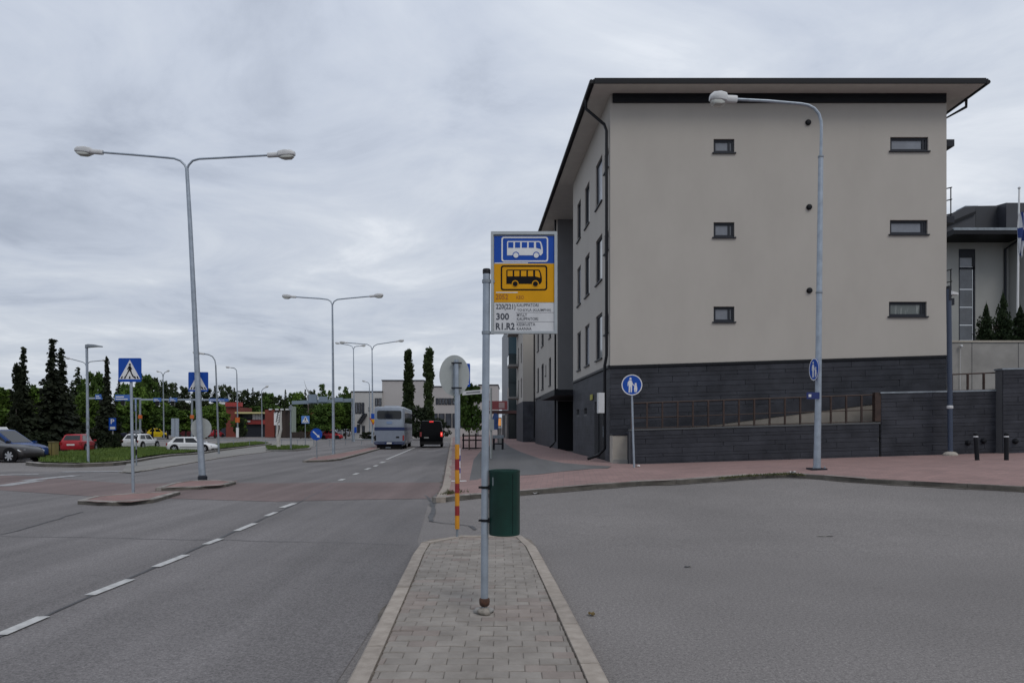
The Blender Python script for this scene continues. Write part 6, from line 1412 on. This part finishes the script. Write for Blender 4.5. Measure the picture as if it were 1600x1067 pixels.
def tree_px(name, label, cat, px, top, Y, crown, trunk, H0, W0, wpx, group=None, rz=None, z=None):
    x = P(px, 0, Y).x; zb = gz(x, Y) if z is None else z; zt = P(0, top, Y).z; s = (zt - zb) / H0; sx = wpx / F * Y / W0
    return tree(name, label, cat, (x, Y, zb), crown, trunk, (sx, sx, s), random.uniform(0, 6.28) if rz is None else rz, group)
bark = trunk_mesh(10, .2, M_bark, 6, 3, .7); barkn = trunk_mesh(9.5, .12, M_birch, 0, 8); barkl = trunk_mesh(10, .16, M_bark, 0, 4)
# four dark spruces on the left
sp1 = spruce_mesh(1, L_spruce, 12, 2.6, .02, 2.2, 62, .55, .24, 1.45); sp2 = spruce_mesh(2, L_spruce, 12, 2.4, .02, 2.3, 62, .6, .24, 1.45); sp3 = spruce_mesh(3, L_spruce, 12, 2.5, .03, 1.9, 58, .5, .26, 1.45)
tree_px('spruce', 'dark spruce with a long thin tip, leftmost of the four on the left', 'spruce tree', 36, 540, 56, sp1, barkl, 12.3, 5.2, 86, 'dark spruces by the car park')
tree_px('spruce', 'tallest dark spruce of the close pair behind the blue car', 'spruce tree', 82, 527, 58, sp3, barkl, 12.3, 5.0, 98, 'dark spruces by the car park')
tree_px('spruce', 'shorter dark spruce standing close on the right of the tallest spruce', 'spruce tree', 96, 542, 60, sp2, barkl, 12.3, 4.8, 92, 'dark spruces by the car park')
tree_px('spruce', 'slender dark spruce standing alone beside the parking sign', 'spruce tree', 167, 555, 70, sp2, barkl, 12.3, 4.8, 58, 'dark spruces by the car park')
cm = column_mesh(91, L_spruce, 12, 1.1, 70, 40, .34, .02); tree_px('columnar_conifer', 'dark bushy conifer close beside the leftmost spruce', 'conifer', 27, 571, 55, cm, barkl, 12, 2.2, 26)
# columnar poplars
p1 = column_mesh(11, L_poplar, 12, 1.05, 150, 50, .30, .04); p2 = column_mesh(12, L_poplar, 12, 1.05, 150, 50, .30, .04, True)
tree_px('columnar_poplar', 'left of the two tall columnar trees behind the coach and van', 'poplar', 638, 543, 104, p1, barkl, 12.3, 2.2, 25, 'columnar trees at the end of the street', 1.0)
tree_px('columnar_poplar', 'right of the two tall columnar trees, straight behind the black van', 'poplar', 670, 541, 102, p2, barkl, 12.3, 2.2, 21, 'columnar trees at the end of the street', .3)
lowb = broadleaf(31, L_dark, 4, 2.2, .0, 40, 46, .3)
for px, top, Y, wd, lab in ((655, 632, 100, 60, 'dark hedge like bush below the two columnar trees'), (600, 668, 112, 34, 'low dark bush behind the coach on the left'), (575, 674, 114, 34, 'low dark bush at the foot of the pale building, left part'), (686, 652, 96, 40, 'dark bush right of the black van')):
    tree_px('bush', lab, 'bush', px, top, Y, lowb, None, 4.2, 4.6, wd)
st_ = broadleaf(41, L_mid, 3.0, 1.2, .18, 60, 50, .16); stt = trunk_mesh(3.0, .05, M_bark, 5, 9)
tree_px('street_tree', 'small round crowned tree on the pavement behind the round grey sign', 'tree', 733, 590, 50, st_, stt, 3.05, 2.2, 52, None, .7, z=gz(P(724, 0, 50).x, 50) + PV)
# conifers on the terrace
for i, (px, top, wd, lab) in enumerate(((1541, 475, 34, 'left and smallest of three dark conifers above the retaining wall'), (1567, 458, 38, 'middle and tallest of three dark conifers above the retaining wall'), (1594, 478, 38, 'right conifer of three above the retaining wall, at the photo edge'))):
    cy = column_mesh(60 + i, L_cyp, 3, .62, 80, 46, .13, .0); 
    for v in cy.vertices: t = max(0, min(1, v.co.z / 3)); f = (1 - t) ** .55 * 1.12 + .06; v.co.x *= f; v.co.y *= f
    tree_px('conifer', lab, 'conifer', px, top, 39.5, cy, stt, 3.0, 1.3, wd, 'conifers above the retaining wall', z=6.1)
# the wood beyond the car park: single trees
B1 = [broadleaf(100 + i, m, 10, 3.6, .16, 76, 58, .60) for i, m in enumerate((L_mid, L_bright, L_mid, L_bright))]
C1 = [spruce_mesh(120 + i, L_dark, 12, 2.6, .06, .9, 34, .35, .25, 1.9) for i in range(2)]; PN = [broadleaf(130 + i, L_pine, 12, 3.0, .45, 46, 46, .45) for i in range(2)]
bi = broadleaf(140, L_mid, 11, 2.4, .25, 46, 40, .38)
word = {0: 'mid green leafy tree', 1: 'fresh green leafy tree', 2: 'dark conifer', 3: 'open crowned pine', 4: 'thin crowned birch'}
wood = [(-130, 596, 150, 0, 90), (-70, 600, 145, 1, 90), (-10, 604, 150, 0, 80), (8, 610, 135, 1, 70), (48, 606, 150, 1, 60), (62, 599, 165, 0, 50), (122, 573, 150, 2, 52), (112, 596, 165, 2, 44), (146, 580, 140, 0, 46), (135, 612, 130, 1, 44),
        (186, 592, 165, 2, 34), (197, 598, 155, 0, 36), (212, 604, 140, 1, 46), (228, 584, 150, 0, 40), (245, 589, 170, 3, 40), (262, 594, 175, 3, 36), (275, 598, 178, 2, 30), (290, 602, 180, 3, 34), (305, 604, 182, 2, 32), (320, 603, 185, 3, 36), (336, 602, 188, 2, 34), (352, 599, 186, 3, 36), (366, 605, 190, 2, 28), (379, 608, 190, 3, 34), (387, 607, 192, 2, 20), (395, 605, 190, 2, 22), (406, 610, 194, 3, 30), (419, 613, 195, 0, 34), (432, 616, 195, 3, 34), (446, 608, 190, 2, 18), (456, 613, 192, 0, 30), (466, 612, 190, 1, 26), (477, 608, 188, 2, 20), (488, 607, 186, 3, 20), (505, 596, 150, 4, 24), (512, 606, 156, 4, 22), (535, 600, 152, 4, 22), (546, 611, 158, 0, 30), (560, 618, 165, 0, 34),
        (200, 630, 122, 1, 60), (238, 622, 126, 1, 56), (262, 634, 122, 0, 52), (290, 640, 124, 1, 56), (322, 636, 128, 1, 48), (336, 630, 134, 1, 44), (176, 640, 120, 0, 48), (20, 640, 118, 1, 90), (-60, 640, 118, 1, 110), (375, 652, 140, 1, 26), (470, 636, 128, 0, 34), (500, 632, 116, 0, 44), (520, 628, 118, 1, 40), (540, 624, 122, 0, 40), (420, 630, 160, 0, 40), (398, 634, 165, 0, 40)]
def near_word(px):
    return next(w_ for lim, w_ in ((0, 'beyond the left edge'), (60, 'behind the leftmost spruce'), (130, 'behind the tallest spruces'), (180, 'behind the slender spruce'), (225, 'behind the largest crossing sign'), (260, 'behind the yellow car'), (300, 'above the maroon van'), (345, 'behind the tall double lamp'), (380, 'behind the red shop'), (415, 'above the shop canopy'), (455, 'above the brown building'), (492, 'behind the far crossing sign'), (530, 'behind the median lamp'), (999, 'left of the pale low building')) if px < lim)
seen = {}
for px, top, Y, kd, wd in wood:
    if kd in (0, 1): cr, H0, W0, tk = B1[(kd + 2 * (len(seen) % 2)) % 4], 10.0, 7.4, bark
    elif kd == 2: cr, H0, W0, tk = C1[px % 2], 12.2, 5.4, barkl
    elif kd == 3: cr, H0, W0, tk = PN[px % 2], 12.0, 6.4, bark
    else: cr, H0, W0, tk = bi, 11.0, 4.8, barkn
    lay = 'in front of the wood' if top > 619 else 'in the far wood line'
    lab = '%s %s %s' % (word[kd], near_word(px), lay); seen[lab] = seen.get(lab, 0) + 1
    if seen[lab] > 1: lab = '%s %s %s, %s' % (('second', 'third', 'fourth')[seen[lab] - 2], word[kd], near_word(px), lay)
    nm = {0: 'leafy_tree', 1: 'leafy_tree', 2: 'conifer', 3: 'pine_tree', 4: 'birch_tree'}[kd]
    tree_px(nm, lab, 'tree', px, top, Y, cr, tk, H0, W0, wd, 'trees of the wood beyond the car park')
tree_px('rusty_shrub', 'rusty orange leaved shrub in front of the brown building', 'shrub', 482, 641, 132, broadleaf(150, L_rusty, 4, 2.2, .05, 30, 40, .35), bark, 4.0, 4.4, 26)
tree_px('shrub', 'green shrub growing beside the yellow edged canopy of the red shop', 'shrub', 377, 652, 130, lowb, None, 4.2, 4.6, 24)
# dense undergrowth so that the wood closes at the ground
rnd = random.Random(77); pts = []
for i in range(15000):
    x = rnd.uniform(-190, -26); Yy = 196 + rnd.uniform(-6, 6); hh = (7.5 + 2.2 * noise.noise(Vector((x * .08, 0, 3)))) * rnd.random() ** .7; pts.append((Vector((x, Yy, hh)), rv(rnd), rnd.uniform(.7, 1.3)))
fw_ = mesh_obj('far_wood', leaf_mesh('far_wood', pts, L_dark), None, recalc=False); tag(fw_, 'dense dark undergrowth closing the far wood', 'wood', None, 'stuff')
# dark hedge and bushes between car park and street on the left
for px, top, Y, wd, lab in ((150, 672, 62, 40, 'dark low bush behind the red hatchback'), (180, 676, 61, 24, 'yellowish dark bush below the parking sign'), (60, 676, 52, 60, 'dark bush behind the blue car'), (110, 668, 60, 60, 'dark bush behind the mustard cabinet')):
    tree_px('bush', lab, 'bush', px, top, Y, lowb, None, 4.2, 4.6, wd)
# white birch trunk on the small verge
wb = thing('dead_birch', 'pale twisted birch trunk standing on the small verge before the brown building', 'tree trunk', G(435, 699, .13)); Y = wb.location.y
q = MB(); q.tube([P(435.5, 699.5, Y), P(434.5, 690, Y), P(437, 680, Y), P(439, 670, Y), P(438.5, 655, Y), P(439.5, 642, Y)], [.20, .15, .13, .11, .10, .06], 8); q.build('trunk', M_birch, wb, smooth=True)
q = MB(); q.tube([P(434.5, 690, Y), P(432.5, 680, Y), P(434, 668, Y), P(433, 655, Y)], [.13, .10, .08, .03], 7); q.build('limb', M_birch, wb, smooth=True)
